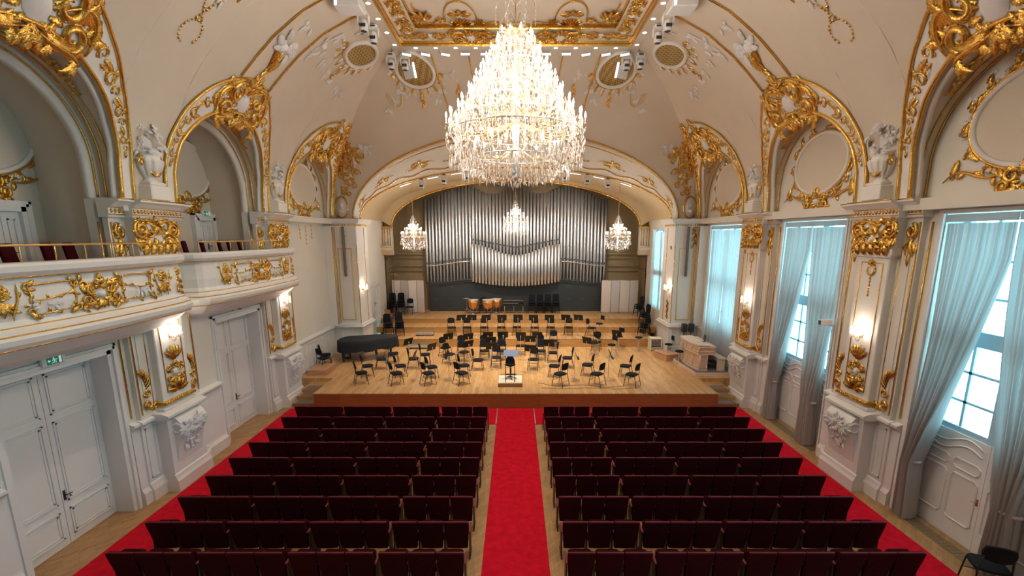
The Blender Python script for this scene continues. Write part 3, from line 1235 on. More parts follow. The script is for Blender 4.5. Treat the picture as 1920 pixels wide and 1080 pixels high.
# lunette tympanum medallions
def medallion(k, s):
    c = BAYS[k]
    niche = s < 0 and k < 3
    x = (-NB if niche else W) - 0.01
    yc = c + (0.95 if niche else 0)
    zc = 8.55
    what = 'in the %s left gallery niche' % NAMES[k] if niche else ('over the %s window' % NAMES[k] if s > 0 else 'above the blank left bay')
    t = thing('oval_medallion', 'plain oval panel in gilt and stucco wreath %s' % what, 'medallion', group='oval wall medallions')

    def m(u, v, n):
        return (s * (x - n), yc + u, zc + v)
    a, e = 1.18, 0.86
    f = MB()
    f.grid(lambda u, v: m(a * v * cos(2 * PI * u), e * v * sin(2 * PI * u), 0.025), 40, 4)
    f.build('oval_panel', 'cream_plaster', t)
    r = MB()
    r.tube([m(a * cos(i * PI / 24), e * sin(i * PI / 24), 0.03) for i in range(48)], 0.05, 8, True)
    r.build('white_rim', 'white_plaster', t)
    g, w = MB(), MB()
    g.tube([m((a + 0.07) * cos(i * PI / 24), (e + 0.07) * sin(i * PI / 24), 0.03) for i in range(48)], 0.028, 6, True)
    cartouche(g, w, lambda u, v, n: m(u, v - e - 0.2, n), 0, 0, 1.1, 0.75)
    for i in range(22):
        th = i * PI / 11 + 0.14
        uu, vv = (a + 0.13) * cos(th), (e + 0.13) * sin(th)
        leaf(g, m, uu, vv, th + (1.1 if i % 2 else -1.1), 0.24, 0.05, 0.05, 0.5 if i % 2 else -0.5)
        if i % 3 == 0:
            flower(w, m, uu * 1.06, vv * 1.06, 0.07)
    for q in (-1, 1):
        for (th, sc) in ((-1.0, 1), (-0.55, 0.9), (-0.1, 0.8), (0.35, 0.8), (0.75, 0.9), (1.15, 1)):
            uu, vv = q * (a + 0.2) * cos(th), (e + 0.18) * sin(th)
            if zc + vv > 9.75 - 0.35 * abs(uu) ** 2 / 1.5 or abs(uu) > 1.75:
                uu *= 0.95
                vv *= 0.97
            scroll(g, m, uu, vv, 0.12 * sc, th * q, 1.1, 0.03, q)
            leaf(g, m, uu, vv, PI / 2 - q * 0.5, 0.26 * sc, 0.06, 0.05, q * 0.6)
            bouquet(w, m, uu - q * 0.05, vv + 0.13, 0.14 * sc, 0.14 * sc, 4, 0.055, int(th * 10) + k)
        bez(g, m, [(q * 0.5, -e - 0.1), (q * 1.0, -e - 0.3), (q * 1.2, -e + 0.3), (q * 1.65, -e - 0.15)], 0.045)
        leaf(g, m, q * 1.5, -e - 0.1, PI / 2 + q * 0.3, 0.4, 0.09, 0.07)
    build_split(g, 'gilded_ornament', 'gold', t)
    build_split(w, 'stucco_flower', 'stucco_white', t)
    if s < 0 and k == 3:
        d = MB()
        for q in (-0.55, 0, 0.55):
            for i in range(5):
                dome(d, m, q, -1.5 - 0.17 * i - (0.25 if q == 0 else 0), 0.05, 0.06, 0.04)
        d.build('pendant', 'pale_gold', t)


for k in (1, 2, 3):
    for s in (1, -1):
        medallion(k, s)

# ------------------------------------------------------------------ ribs, garlands and corner stucco on the cove
def side_map(s, yc):
    def m(u, v, n):
        return (s * (cx(v) - 0.02 - n * 0.7), yc + u, v - n * 0.5)
    return m


for k in (1, 2):
    for s in (1, -1):
        m = side_map(s, BAYS[k])
        t = thing('ceiling_rib', 'gilt-edged rib with stucco figures above the %s arch, %s side' % (NAMES[k], 'left' if s < 0 else 'right'), 'ceiling rib')
        g, w = MB(), MB()
        for q in (-0.7, 0.7):
            g.tube([m(q, 10.75 + 2.12 * i / 20, 0.02) for i in range(21)], 0.03, 6)
        for i in range(6):
            leaf(g, m, 0, 11.0 + 0.05 * i, PI / 2 + (i - 2.5) * 0.25, 0.5, 0.07, 0.08)
        g.tube([m(0, 11.1 + 0.04 * i, 0.05) for i in range(10)], 0.06, 6)
        build_split(g, 'gilding', 'gold', t)
        bouquet(w, m, 0.1, 11.72, 0.38, 0.16, 9, 0.13, k)
        dome(w, m, -0.12, 11.66, 0.17, 0.12, 0.16)
        dome(w, m, 0.2, 11.80, 0.14, 0.10, 0.14)
        bouquet(w, m, 0.0, 12.25, 0.2, 0.06, 4, 0.07, k + 3)
        build_split(w, 'stucco_figure', 'stucco_white', t)
for s in (1, -1):
    for yy in (11.3,):
        m = side_map(s, yy)
        t = thing('ceiling_garland', 'looped gilt garland on the vault between the two nearest %s arches' % ('left' if s < 0 else 'right'), 'garland')
        g, w = MB(), MB()
        pts = [(0.28 * sin(i / 20 * 2 * PI), 10.95 - 0.28 * cos(i / 20 * 2 * PI) * 0.8) for i in range(3, 20)]
        garland(g, m, pts, 0.028, False)
        garland(g, m, [(-0.1 + 0.03 * i, 11.2 + 0.06 * i) for i in range(14)], 0.03, False)
        garland(g, m, [(0.06 - 0.045 * i, 11.2 + 0.05 * i) for i in range(12)], 0.03, False)
        for i in range(6):
            leaf(g, m, 0.35, 12.0, i * 1.05, 0.28, 0.07, 0.06)
            leaf(g, m, -0.45, 11.85, i * 1.05, 0.2, 0.05, 0.06)
        build_split(g, 'gilding', 'gold', t)
        bouquet(w, m, 0.05, 11.75, 0.25, 0.15, 7, 0.06, 4)
        build_split(w, 'stucco_flower', 'stucco_white', t)


def end_map(s):
    def m(u, v, n):
        return (s * u, cy(v) - 0.02 - n * 0.7, v - n * 0.5)
    return m


for s in (1, -1):
    sd = 'left' if s < 0 else 'right'
    m = end_map(s)
    t = thing('corner_ornament', 'large gilt scrollwork climbing the %s corner beside the proscenium arch' % sd, 'corner ornament')
    g, w = MB(), MB()
    for (u, v, r) in ((8.25, 8.6, 0.2), (7.95, 9.0, 0.22), (8.2, 9.3, 0.25), (7.7, 9.5, 0.22), (8.0, 9.8, 0.28), (7.5, 10.0, 0.24), (7.75, 10.35, 0.28), (7.3, 10.2, 0.2)):
        scroll(g, m, u, v, r, u * 5, 1.3, 0.03, 1)
        scroll(g, m, u - 0.2, v - 0.12, r * 0.7, u * 7, 1.2, 0.026, -1)
        for i in range(4):
            leaf(g, m, u, v, i * 1.6 + v, r * 1.4, r * 0.28, 0.06)
    m2 = side_map(s, 0)
    for (u, v, r) in ((21.7, 10.4, 0.25), (21.9, 10.0, 0.25), (22.2, 9.6, 0.22), (21.3, 10.7, 0.2), (20.9, 10.95, 0.18)):
        scroll(g, m2, u, v, r, u * 3, 1.3, 0.04, 1)
        for i in range(5):
            leaf(g, m2, u, v, i * 1.25 + v, r * 1.5, r * 0.3, 0.08)
    bez(g, m2, [(21.9, 9.9), (21.6, 10.4), (21.4, 10.7), (20.9, 11.2)], 0.05)
    build_split(g, 'gilded_scroll', 'gold', t)
    bouquet(w, m, 7.5, 9.8, 0.12, 0.12, 4, 0.09, 3)
    bouquet(w, m, 6.9, 10.4, 0.3, 0.2, 7, 0.1, 5)
    bouquet(w, m, 7.9, 9.15, 0.14, 0.14, 4, 0.09, 6)
    build_split(w, 'stucco_flower', 'stucco_white', t)
    # round medallion standing on the pier
    t = thing('round_medallion', 'round stucco relief medallion on the %s proscenium pier' % sd, 'medallion')

    def mr(u, v, n):
        return (s * (8.42 + u * 0.85), 22.75 + u * 0.3 * 1 - n, 7.8 + v)
    w = MB()
    w.grid(lambda u, v: mr(0.36 * v * cos(2 * PI * u), 0.46 * v * sin(2 * PI * u), 0.06 + 0.08 * (1 - v * v)), 28, 4)
    dome(w, mr, -0.05, 0.05, 0.14, 0.18, 0.26)
    dome(w, mr, 0.05, -0.2, 0.22, 0.13, 0.22)
    w.build('relief', 'stucco_white', t)
    g = MB()
    g.tube([mr(0.40 * cos(i * PI / 16), 0.5 * sin(i * PI / 16), 0.08) for i in range(32)], 0.045, 7, True)
    g.build('gilt_rim', 'gold', t)
    # end-cove ribs and garlands
    t = thing('cove_garland', 'thin gilt ribs and drops on the end cove %s of the chandelier' % sd, 'garland')
    g, w = MB(), MB()
    for u0, u1 in ((3.05, 2.75), (1.7, 1.5)):
        g.tube([m(u0 + (u1 - u0) * i / 14, 12.84 - 1.5 * i / 14, 0.02) for i in range(15)], 0.026, 6)
    for i in range(7):
        leaf(g, m, 2.3, 12.3 - 0.11 * i, -PI / 2 + (0.5 if i % 2 else -0.5), 0.2, 0.05, 0.05)
    bouquet(w, m, 2.35, 12.45, 0.14, 0.1, 5, 0.06, 8)
    build_split(g, 'gilding', 'gold', t)
    build_split(w, 'stucco_flower', 'stucco_white', t)
    t = thing('stucco_garland', 'trailing white stucco flowers around the oval grilles, %s corner' % sd, 'garland')
    w, g = MB(), MB()
    for (y, z) in ((15.3, 12.2), (15.6, 12.0), (16.1, 11.95), (16.6, 11.85), (17.2, 11.75), (17.9, 11.7), (15.5, 12.5), (15.2, 11.9), (18.4, 11.6), (15.9, 12.75)):
        bouquet(w, m2, y, z, 0.13, 0.06, 4, 0.065, int(y * 10))
    for (u, v) in ((4.7, 12.1), (4.4, 11.95), (4.9, 11.85), (3.2, 11.85), (2.9, 12.1), (5.3, 11.6)):
        bouquet(w, m, u, v, 0.12, 0.06, 4, 0.065, int(u * 10))
    build_split(w, 'stucco_flower', 'stucco_white', t)
    g.tube([m(4.9 + 0.28 * cos(i * PI / 12), 12.05 - 0.35 * sin(i * PI / 12), 0.03) for i in range(13)], 0.03, 6)
    g.build('gilt_loop', 'pale_gold', t)
    # oval grilles either side of the groin
    for which in ('cove', 'end'):
        if which == 'end':
            u0, v0, ru, rv = 3.80, 12.55, 0.66, 0.30
            mm = m
        else:
            u0, v0, ru, rv = 17.05, 12.53, 0.80, 0.22
            mm = m2
        t = thing('oval_grille', 'gold lattice oval opening on the %s %s, %s corner' % ('end' if which == 'end' else 'side', 'cove', sd), 'grille', group='oval lattice grilles')
        q = MB()
        q.grid(lambda a, r: mm(u0 + ru * r * cos(2 * PI * a), v0 + rv * r * sin(2 * PI * a), 0.03), 36, 4)
        q.build('lattice', 'gold_lattice', t)
        q = MB()
        q.tube([mm(u0 + ru * 1.06 * cos(i * PI / 20), v0 + rv * 1.08 * sin(i * PI / 20), 0.04) for i in range(40)], 0.07, 7, True)
        q.build('white_frame', 'white_plaster', t)
        g, w = MB(), MB()
        g.tube([mm(u0 + ru * 1.2 * cos(i * PI / 20), v0 + rv * 1.25 * sin(i * PI / 20), 0.03) for i in range(21, 40)], 0.025, 6)
        for i in range(9):
            th = PI * (1.05 + 0.9 * i / 8)
            bouquet(w, mm, u0 + ru * 1.45 * cos(th), v0 + rv * 1.6 * sin(th), 0.12, 0.05, 3, 0.055, i)
            leaf(g, mm, u0 + ru * 1.25 * cos(th), v0 + rv * 1.3 * sin(th), th, 0.22, 0.05, 0.05)
        for i in range(4):
            leaf(g, mm, u0, v0 - rv * 1.5 - 0.1 * i, -PI / 2 + (i % 2 - 0.5), 0.2, 0.05, 0.05)
        build_split(g, 'gilding', 'gold', t)
        build_split(w, 'stucco_flower', 'stucco_white', t)
# ------------------------------------------------------------------ pilasters
def wall_f(s, P):
    return lambda p: (s * (W - p[1]), P + p[0], p[2])


def rail(mb, t0, t1, prof):
    """extrude a (d, z) profile along t, with mitred ends back to the wall"""
    vs = []
    for (d, z) in prof:
        vs += [(t0 - d * 0.0, d, z), (t1, d, z)]
    n = len(prof)
    f = [(2 * i, 2 * i + 1, 2 * i + 3, 2 * i + 2) for i in range(n - 1)]
    f.append(tuple(range(0, 2 * n, 2)))
    f.append(tuple(range(2 * n - 1, 0, -2)))
    f.append((2 * n - 2, 2 * n - 1, 1, 0))
    mb.add(vs, f)


def pilaster(k, s):
    P = PIL[k]
    side = 'left' if s < 0 else 'right'
    t = thing('pilaster', 'white and gilt pilaster on the %s wall, %s' % (side, 'nearer the camera' if k == 1 else 'nearer the stage'), 'pilaster', group='wall pilasters')
    F = wall_f(s, P)

    def m(u, v, n, d0=0.3):
        return F((u, d0 + n, v))
    b = MB(F)
    b.box(-1.05, 1.05, 0, 0.10, 0.0, 1.95)
    for t0, t1, d in ((-1.07, 1.07, 0.10), (-0.66, 0.66, 0.40)):
        rail(b, t0, t1, [(0, 0), (d + 0.09, 0), (d + 0.09, 0.28), (d + 0.05, 0.36), (d + 0.03, 0.44), (d, 0.46)])
    b.box(-0.62, 0.62, 0, 0.40, 0.0, 1.95)
    for q in (-1, 1):
        a, e = sorted((q * 0.70, q * 0.97))
        for (x0, x1, z0, z1) in ((a, e, 0.56, 0.59), (a, e, 1.82, 1.85), (a, a + 0.03, 0.56, 1.85), (e - 0.03, e, 0.56, 1.85)):
            b.box(x0, x1, 0.1, 0.125, z0, z1)
    b.build('dado', 'white_paint', t)
    b = MB(F)
    rail(b, -1.1, 1.1, [(0, 1.93), (0.13, 1.95), (0.2, 2.0), (0.2, 2.06), (0.1, 2.1), (0, 2.1)])
    rail(b, -0.72, 0.72, [(0, 1.93), (0.44, 1.95), (0.52, 2.0), (0.52, 2.06), (0.36, 2.12), (0, 2.14)])
    b.build('ledge', 'white_paint', t)
    # console scroll with relief
    b = MB(F)
    prof = [(0.40, 1.93), (0.50, 1.90), (0.60, 1.78), (0.64, 1.62), (0.60, 1.45), (0.52, 1.32), (0.46, 1.1), (0.43, 0.85), (0.40, 0.7)]
    rail(b, -0.46, 0.46, prof)
    for q in (-0.46, 0.46):
        b.tube([(q, 0.50 + 0.12 * cos(a * PI / 8), 1.64 + 0.12 * sin(a * PI / 8)) for a in range(16)], 0.03, 6, True)
    b.build('console', 'white_paint', t)
    w = MB()
    bouquet(w, lambda u, v, n: F((u, 0.62 + n - 0.5 * max(0, 1.6 - v) * 0.35, v)), 0, 1.6, 0.44, 0.2, 60, 0.065, k * 3 + s)
    bouquet(w, lambda u, v, n: F((u, 0.49 + n, v)), 0, 1.2, 0.26, 0.2, 16, 0.055, k * 3 + s + 1)
    w.build('console_relief', 'stucco_white', t)
    # backing and shaft
    b = MB(F)
    b.box(-1.03, 1.03, 0, 0.12, 2.1, 6.9)
    b.box(-0.86, -0.60, 0.12, 0.14, 2.35, 6.2)
    b.box(0.60, 0.86, 0.12, 0.14, 2.35, 6.2)
    b.build('backing', 'wall_cream', t)
    b = MB(F)
    b.cbox(-0.5, 0.5, 0, 0.30, 2.1, 6.05, 0.02)
    b.cbox(-0.56, 0.56, 0, 0.34, 2.12, 2.22, 0.02)
    b.cbox(-0.55, 0.55, 0, 0.35, 5.93, 6.03, 0.02)
    b.box(-0.60, 0.60, 0, 0.36, 6.0, 6.9)
    b.build('shaft', 'white_plaster', t)
    g = MB(F)
    for q in (-1.16, -0.98, -0.62, 0.62, 0.98, 1.16):
        r = 0.016 if abs(q) < 1.1 else 0.022
        d = 0.135 if abs(q) < 1.1 else 0.01
        g.tube([(q, d, 2.2), (q, d, 6.75 if abs(q) > 0.9 else 6.2)], r, 6)
    for q in (-0.34, 0.34):
        g.tube([(q, 0.305, 2.55), (q, 0.305, 5.8)], 0.014, 6)
    g.tube([(-0.34, 0.305, 5.8), (0.34, 0.305, 5.8)], 0.014, 6)
    build_split(g, 'gilt_line', 'gold', t)
    g = MB(F)
    g.cbox(-0.54, 0.54, 0.0, 0.36, 2.26, 2.37, 0.02)
    for i in range(14):
        g.ball((-0.5 + i / 13, 0.37, 2.32), (0.035, 0.03, 0.05), 6, 4)
    g.build('gilt_base_band', 'gold', t)
    g, w = MB(), MB()
    # ornament at the foot of the shaft and backing
    cartouche(g, w, lambda u, v, n: m(u, v, n, 0.31), 0, 3.05, 0.62, 0.9, 0)
    for k2 in range(6):
        leaf(g, lambda u, v, n: m(u, v, n, 0.31), 0, 3.35, PI / 2 + (k2 - 2.5) * 0.35, 0.38, 0.07, 0.07)
        leaf(g, lambda u, v, n: m(u, v, n, 0.31), 0, 2.55, PI / 2 + (k2 - 2.5) * 0.55, 0.36, 0.08, 0.08)
    for q in (-1, 1):
        mq = lambda u, v, n, q=q: m(u * 0.75 + q * 0.80, 2.25 + (v - 2.25) * 0.85, n * 0.8, 0.13)
        scroll(g, mq, 0, 2.45, 0.16, 0, 1.3, 0.045, q)
        scroll(g, mq, 0.02, 2.78, 0.13, PI, 1.3, 0.04, -q)
        for i in range(7):
            leaf(g, mq, 0, 2.9 + 0.06 * i, PI / 2 + (i - 3) * 0.28, 0.42 - 0.03 * abs(i - 3), 0.06, 0.07)
        bez(g, mq, [(-q * 0.4, 2.25), (-q * 0.3, 2.42), (-q * 0.15, 2.25), (0, 2.4)], 0.035)
        leaf(g, mq, -q * 0.2, 2.28, PI / 2 + q * 0.8, 0.25, 0.07, 0.06)
    # drop below the capital
    mt = lambda u, v, n: m(u, v, n, 0.30)
    scroll(g, mt, 0, 5.62, 0.13, PI / 2, 1.0, 0.03, 1, 0.9)
    shell(g, mt, 0, 5.74, 0.16, 0.3, PI - 0.3, 5, 0.05)
    for i in range(6):
        dome(g, mt, 0, 5.42 - 0.085 * i, 0.03, 0.04, 0.03)
    build_split(g, 'gilt_ornament', 'gold', t)
    build_split(w, 'stucco_boss', 'stucco_white', t)
    # capital
    g, w = MB(), MB()
    mc = lambda u, v, n: m(u, v, n, 0.36)
    for q in (-1, 1):
        scroll(g, mc, q * 0.50, 6.58, 0.21, PI / 2, 1.8, 0.055, -q)
        dome(g, mc, q * 0.50, 6.58, 0.07, 0.07, 0.10)
        leaf(g, mc, q * 0.62, 6.42, -PI / 2 + q * 0.5, 0.34, 0.06, 0.07, -q)
        bez(g, mc, [(q * 0.12, 6.75), (q * 0.25, 6.82), (q * 0.4, 6.8), (q * 0.55, 6.8)], 0.05)
        leaf(g, mc, q * 0.36, 6.45, -PI / 2 + q * 0.3, 0.35, 0.1, 0.1, q * 0.6)
        leaf(g, mc, q * 0.2, 6.4, PI / 2 - q * 0.4, 0.34, 0.09, 0.12, -q * 0.8)
        leaf(g, mc, q * 0.55, 6.4, -PI / 2, 0.3, 0.08, 0.08, -q * 0.6)
        mb_ = lambda u, v, n, q=q: m(u * 0.8 + q * 0.82, v, n, 0.13)
        scroll(g, mb_, 0, 6.55, 0.17, PI / 2, 1.5, 0.05, -q)
        leaf(g, mb_, 0, 6.42, -PI / 2 - q * 0.2, 0.45, 0.09, 0.08, q * 0.5)
        leaf(g, mb_, q * 0.05, 6.3, -PI / 2 + q * 0.6, 0.3, 0.07, 0.06)
        leaf(g, mb_, 0, 6.1, -PI / 2, 0.35, 0.06, 0.06)
        bez(g, mb_, [(-q * 0.1, 6.0), (-q * 0.2, 6.3), (q * 0.15, 6.3), (0, 6.7)], 0.04)
    for i in range(5):
        leaf(g, mc, -0.44 + 0.22 * i, 5.98, PI / 2, 0.30, 0.08, 0.13)
        if i < 4:
            leaf(g, mc, -0.33 + 0.22 * i, 6.12, PI / 2, 0.28, 0.06, 0.11)
    rnd = random.Random(k * 7 + s)
    for i in range(26):
        u, v = rnd.uniform(-0.52, 0.52), rnd.uniform(6.08, 6.72)
        leaf(g, mc, u, v, rnd.uniform(0, 6.28), rnd.uniform(0.10, 0.2), 0.03, rnd.uniform(0.05, 0.18))
    flower(g, mc, 0, 6.72, 0.13)
    shell(g, mc, 0, 6.5, 0.2, 0.4, PI - 0.4, 7, 0.09)
    dome(w, mc, 0.0, 6.36, 0.09, 0.1, 0.12)
    g.build('gilded_capital', 'gold', t)
    w.build('mask', 'stucco_white', t)
    b = MB(F)
    rail(b, -1.12, 1.12, [(0, 6.85), (0.22, 6.86), (0.24, 6.92), (0.24, 7.06), (0.30, 7.08), (0.42, 7.16), (0.5, 7.2), (0.5, 7.25), (0, 7.27)])
    rail(b, -0.7, 0.7, [(0, 6.85), (0.40, 6.86), (0.42, 6.92), (0.42, 7.06), (0.46, 7.08), (0.56, 7.16), (0.64, 7.2), (0.64, 7.25), (0, 7.28)])
    b.build('entablature', 'white_plaster', t)
    g = MB(F)
    for i in range(22):
        u = -1.05 + 0.1 * i
        d = 0.42 if abs(u) < 0.7 else 0.24
        g.ball((u, d + 0.005, 6.99), (0.036, 0.03, 0.05), 6, 4)
    for (a, e, d) in ((-1.12, -0.7, 0.25), (0.7, 1.12, 0.25), (-0.7, 0.7, 0.43)):
        g.tube([(a, d, 6.915), (e, d, 6.915)], 0.012, 5)
        g.tube([(a, d, 7.065), (e, d, 7.065)], 0.012, 5)
    g.tube([(-1.12, 0.50, 7.25), (-0.7, 0.50, 7.25)], 0.014, 5)
    g.tube([(0.7, 0.5, 7.25), (1.12, 0.5, 7.25)], 0.014, 5)
    g.tube([(-0.7, 0.64, 7.25), (0.7, 0.64, 7.25)], 0.014, 5)
    build_split(g, 'gilt_frieze', 'gold', t)
    # urn on the cornice
    u_ = thing('urn', 'white stucco urn of flowers on the %s %s pilaster' % ('nearer' if k == 1 else 'farther', side), 'urn', (s * 8.72, P, 7.28), group='urns on the pilasters')
    pb = MB()
    pb.cbox(-0.24, 0.24, -0.30, 0.30, 0, 0.34, 0.02)
    pb.cbox(-0.2, 0.2, -0.25, 0.25, 0.34, 0.42, 0.02)
    pb.build('pedestal', 'white_plaster', u_)
    vb = MB()
    pts = []
    prof = [(0.16, 0.42), (0.17, 0.46), (0.11, 0.49), (0.15, 0.53), (0.24, 0.60), (0.32, 0.72), (0.37, 0.86), (0.38, 0.92), (0.30, 0.95), (0.29, 1.03), (0.36, 1.08), (0.36, 1.11), (0.28, 1.12)]
    n = 60
    v = []
    for (r, z) in prof:
        for i in range(n):
            rr = r * (1 - 0.16 * (1 if i % 5 == 0 else 0) * (1 if 0.52 < z < 0.93 else 0))
            v.append((rr * cos(2 * PI * i / n) * 0.8, rr * sin(2 * PI * i / n), z))
    f = [(a * n + i, a * n + (i + 1) % n, (a + 1) * n + (i + 1) % n, (a + 1) * n + i) for a in range(len(prof) - 1) for i in range(n)]
    vb.add(v, f, True)
    vb.build('vase', 'white_plaster', u_)
    fb = MB()
    rnd = random.Random(k * 10 + s)
    for i in range(90):
        a, z = rnd.uniform(0, 2 * PI), 1.05 + 0.80 * rnd.random()
        rr = 0.38 * math.sqrt(max(0.05, 1 - ((z - 1.38) / 0.52) ** 2)) * rnd.uniform(0.85, 1.12)
        c0 = Vector((rr * cos(a) * 0.7, rr * sin(a), z))
        nr = Vector((cos(a) * 0.8, sin(a), 0.4)).normalized()
        tu = nr.cross(Vector((0, 0, 1))).normalized()
        tv = tu.cross(nr)
        mf = lambda x, y, h, c0=c0, tu=tu, tv=tv, nr=nr: tuple(c0 + tu * x + tv * y + nr * h)
        if i % 3:
            flower(fb, mf, 0, 0, rnd.uniform(0.05, 0.085), 5, a)
        else:
            leaf(fb, mf, 0, 0, rnd.uniform(0, 6), 0.17, 0.035, 0.10)
    fb.ball((0, 0, 1.36), (0.14, 0.19, 0.34), 10, 6)
    fb.build('stucco_bouquet', 'stucco_white', u_)
    gb = MB()
    for q in (-1, 1):
        mg = lambda x, y, h, q=q: (-s * 0.05, q * (0.26 + h) + x * 0.3, y)
        mo = lambda x, y, h, q=q: (-s * (0.1 + h), q * 0.27 + x, y)
        flower(gb, mo, 0, 0.98, 0.07)
        for i in range(4):
            leaf(gb, mo, 0, 0.95, -PI / 2 + (i - 1.5) * 0.6, 0.2, 0.05, 0.05)
        leaf(gb, lambda x, y, h: (-s * (0.16 + h), x, y), 0, 0.55, PI / 2 + q * 0.9, 0.2, 0.06, 0.05)
    build_split(gb, 'gilt_festoon', 'gold', u_)


for k in (1, 2):
    for s in (1, -1):
        pilaster(k, s)

# proscenium piers
for s in (1, -1):
    sd = 'left' if s < 0 else 'right'
    t = thing('proscenium_pier', 'white panelled pier with gilt lines on the %s of the stage' % sd, 'pier')
    F = lambda p, s=s: (s * p[0], p[1], p[2])
    b = MB(F)
    b.box(7.65, 9.1, 22.25, 24.0, 0.0, 2.0)
    b.box(7.6, 9.12, 22.2, 23.9, 0.0, 1.0)
    for (x0, x1) in ((7.8, 8.2), (8.3, 8.7)):
        for (a, e, z0, z1) in ((x0, x1, 1.12, 1.15), (x0, x1, 1.82, 1.85), (x0, x0 + 0.03, 1.12, 1.85), (x1 - 0.03, x1, 1.12, 1.85)):
            b.box(a, e, 22.225, 22.26, z0, z1)
    b.build('dado', 'white_paint', t)
    b = MB(F)
    b.cbox(7.52, 9.12, 22.1, 24.05, 1.96, 2.07, 0.03)
    b.cbox(7.58, 9.12, 22.17, 24.0, 2.07, 2.14, 0.03)
    b.build('ledge', 'white_paint', t)
    b = MB(F)
    b.cbox(7.68, 9.1, 22.3, 24.0, 2.1, 6.9, 0.03)
    b.box(8.72, 9.12, 21.95, 22.4, 2.1, 6.9)
    b.cbox(7.66, 8.74, 22.27, 22.4, 6.02, 6.06, 0.01)
    b.build('shaft', 'white_plaster', t)
    g = MB(F)
    for (x0, x1, z0, z1) in ((7.92, 8.62, 2.32, 2.38), (7.92, 8.62, 5.8, 5.86), (7.92, 7.98, 2.32, 5.86), (8.56, 8.62, 2.32, 5.86)):
        g.cbox(x0, x1, 22.265, 22.31, z0, z1, 0.01)
    g.build('gilt_panel_frame', 'pale_gold', t)
    g = MB(F)
    for y in (21.98, 22.12, 22.28):
        g.tube([(8.715, y, 2.15), (8.715, y, 6.85)], 0.022, 6)
    g.tube([(7.70, 22.29, 2.15), (7.70, 22.29, 6.0)], 0.016, 6)
    g.tube([(7.675, 23.4, 2.15), (7.675, 23.4, 6.85)], 0.016, 6)
    mm = lambda u, v, n: F((8.5 + u, 22.29 - n, v))
    for i in range(5):
        leaf(g, mm, 0.1, 6.75 - 0.16 * i, -PI / 2 + (0.4 if i % 2 else -0.4), 0.3, 0.07, 0.06)
    scroll(g, mm, 0.1, 6.72, 0.13, 0, 1.3, 0.035)
    mi = lambda u, v, n: F((7.68 - n, 22.75 + u, v))
    for i in range(5):
        leaf(g, mi, 0, 2.5 + 0.14 * i, PI / 2 + (0.5 if i % 2 else -0.5), 0.3, 0.06, 0.05)
    scroll(g, mi, 0, 2.4, 0.12, 0, 1.2, 0.03)
    scroll(g, mi, 0, 5.85, 0.1, 0, 1.2, 0.025)
    build_split(g, 'gilt_line', 'gold', t)
    b = MB(F)
    pr_ = [(0.0, 6.85), (0.06, 6.87), (0.06, 7.02), (0.10, 7.04), (0.2, 7.14), (0.26, 7.18), (0.26, 7.24)]
    for i in range(len(pr_) - 1):
        d, z0 = max(pr_[i][0], pr_[i + 1][0]), pr_[i][1]
        b.box(7.68 - d, 9.1, 22.3 - d, 24.0, z0, pr_[i + 1][1])
    b.build('entablature', 'white_plaster', t)
    g = MB(F)
    for i in range(13):
        g.ball((7.68 + i * 0.1, 22.235, 6.95), (0.034, 0.02, 0.05), 6, 4)
    for i in range(16):
        g.ball((7.615, 22.3 + i * 0.1, 6.95), (0.02, 0.034, 0.05), 6, 4)
    build_split(g, 'gilt_frieze', 'gold', t)
    t = thing('column_speaker', 'slim grey column loudspeaker on the %s proscenium pier' % sd, 'loudspeaker')
    b = MB(F)
    b.cbox(8.20, 8.30, 22.08, 22.22, 4.5, 6.88, 0.02)
    b.build('cabinet', 'grey_top', t)
    b = MB(F)
    b.box(8.22, 8.28, 22.22, 22.30, 4.9, 4.96)
    b.box(8.22, 8.28, 22.22, 22.30, 6.4, 6.46)
    b.build('bracket', 'dark_plastic', t)

# ------------------------------------------------------------------ dado runs of the plain walls
b = MB(wall_f(-1, 0))
for (a, e) in ((12.3, 13.30), (6.45, 7.3), (10.02, 10.3), (18.1, 22.2)):
    if e > a:
        rail(b, a, e, [(0, 0), (0.13, 0), (0.13, 0.3), (0.07, 0.4), (0.06, 0.46), (0.05, 1.9), (0.12, 1.95), (0.16, 2.0), (0.16, 2.05), (0.0, 2.1)])
for i in range(9):
    x0 = 18.5 + i * 0.41
    for (a, e, z0, z1) in ((x0, x0 + 0.3, 0.7, 0.73), (x0, x0 + 0.3, 1.75, 1.78), (x0, x0 + 0.025, 0.7, 1.78), (x0 + 0.275, x0 + 0.3, 0.7, 1.78)):
        b.box(a, e, 0.05, 0.08, z0, z1)
struct(b.build('baseboard_left', 'white_paint'), 'white panelled dado along the left wall', 'dado')
b = MB(wall_f(1, 0))
for (a, e) in ((10.02, 10.3), (12.3, 12.6), (15.8, 16.1), (18.1, 18.5), (21.68, 22.2)):
    rail(b, a, e, [(0, 0), (0.13, 0), (0.13, 0.3), (0.07, 0.4), (0.06, 0.46), (0.05, 1.9), (0.12, 1.95), (0.16, 2.0), (0.16, 2.05), (0.0, 2.1)])
for c in BAYS[1:]:
    for q in (-1, 1):
        for d, o in ((0.06, 1.47), (0.04, 1.54)):
            a, e = sorted((c + q * o, c + q * (o + 0.05)))
            b.box(a, e, 0, d, 0, 6.95)
    b.box(c - 1.6, c + 1.6, 0, 0.05, 6.9, 6.98)
struct(b.build('baseboard_right', 'white_paint'), 'white window architraves and dado on the right wall', 'architrave')

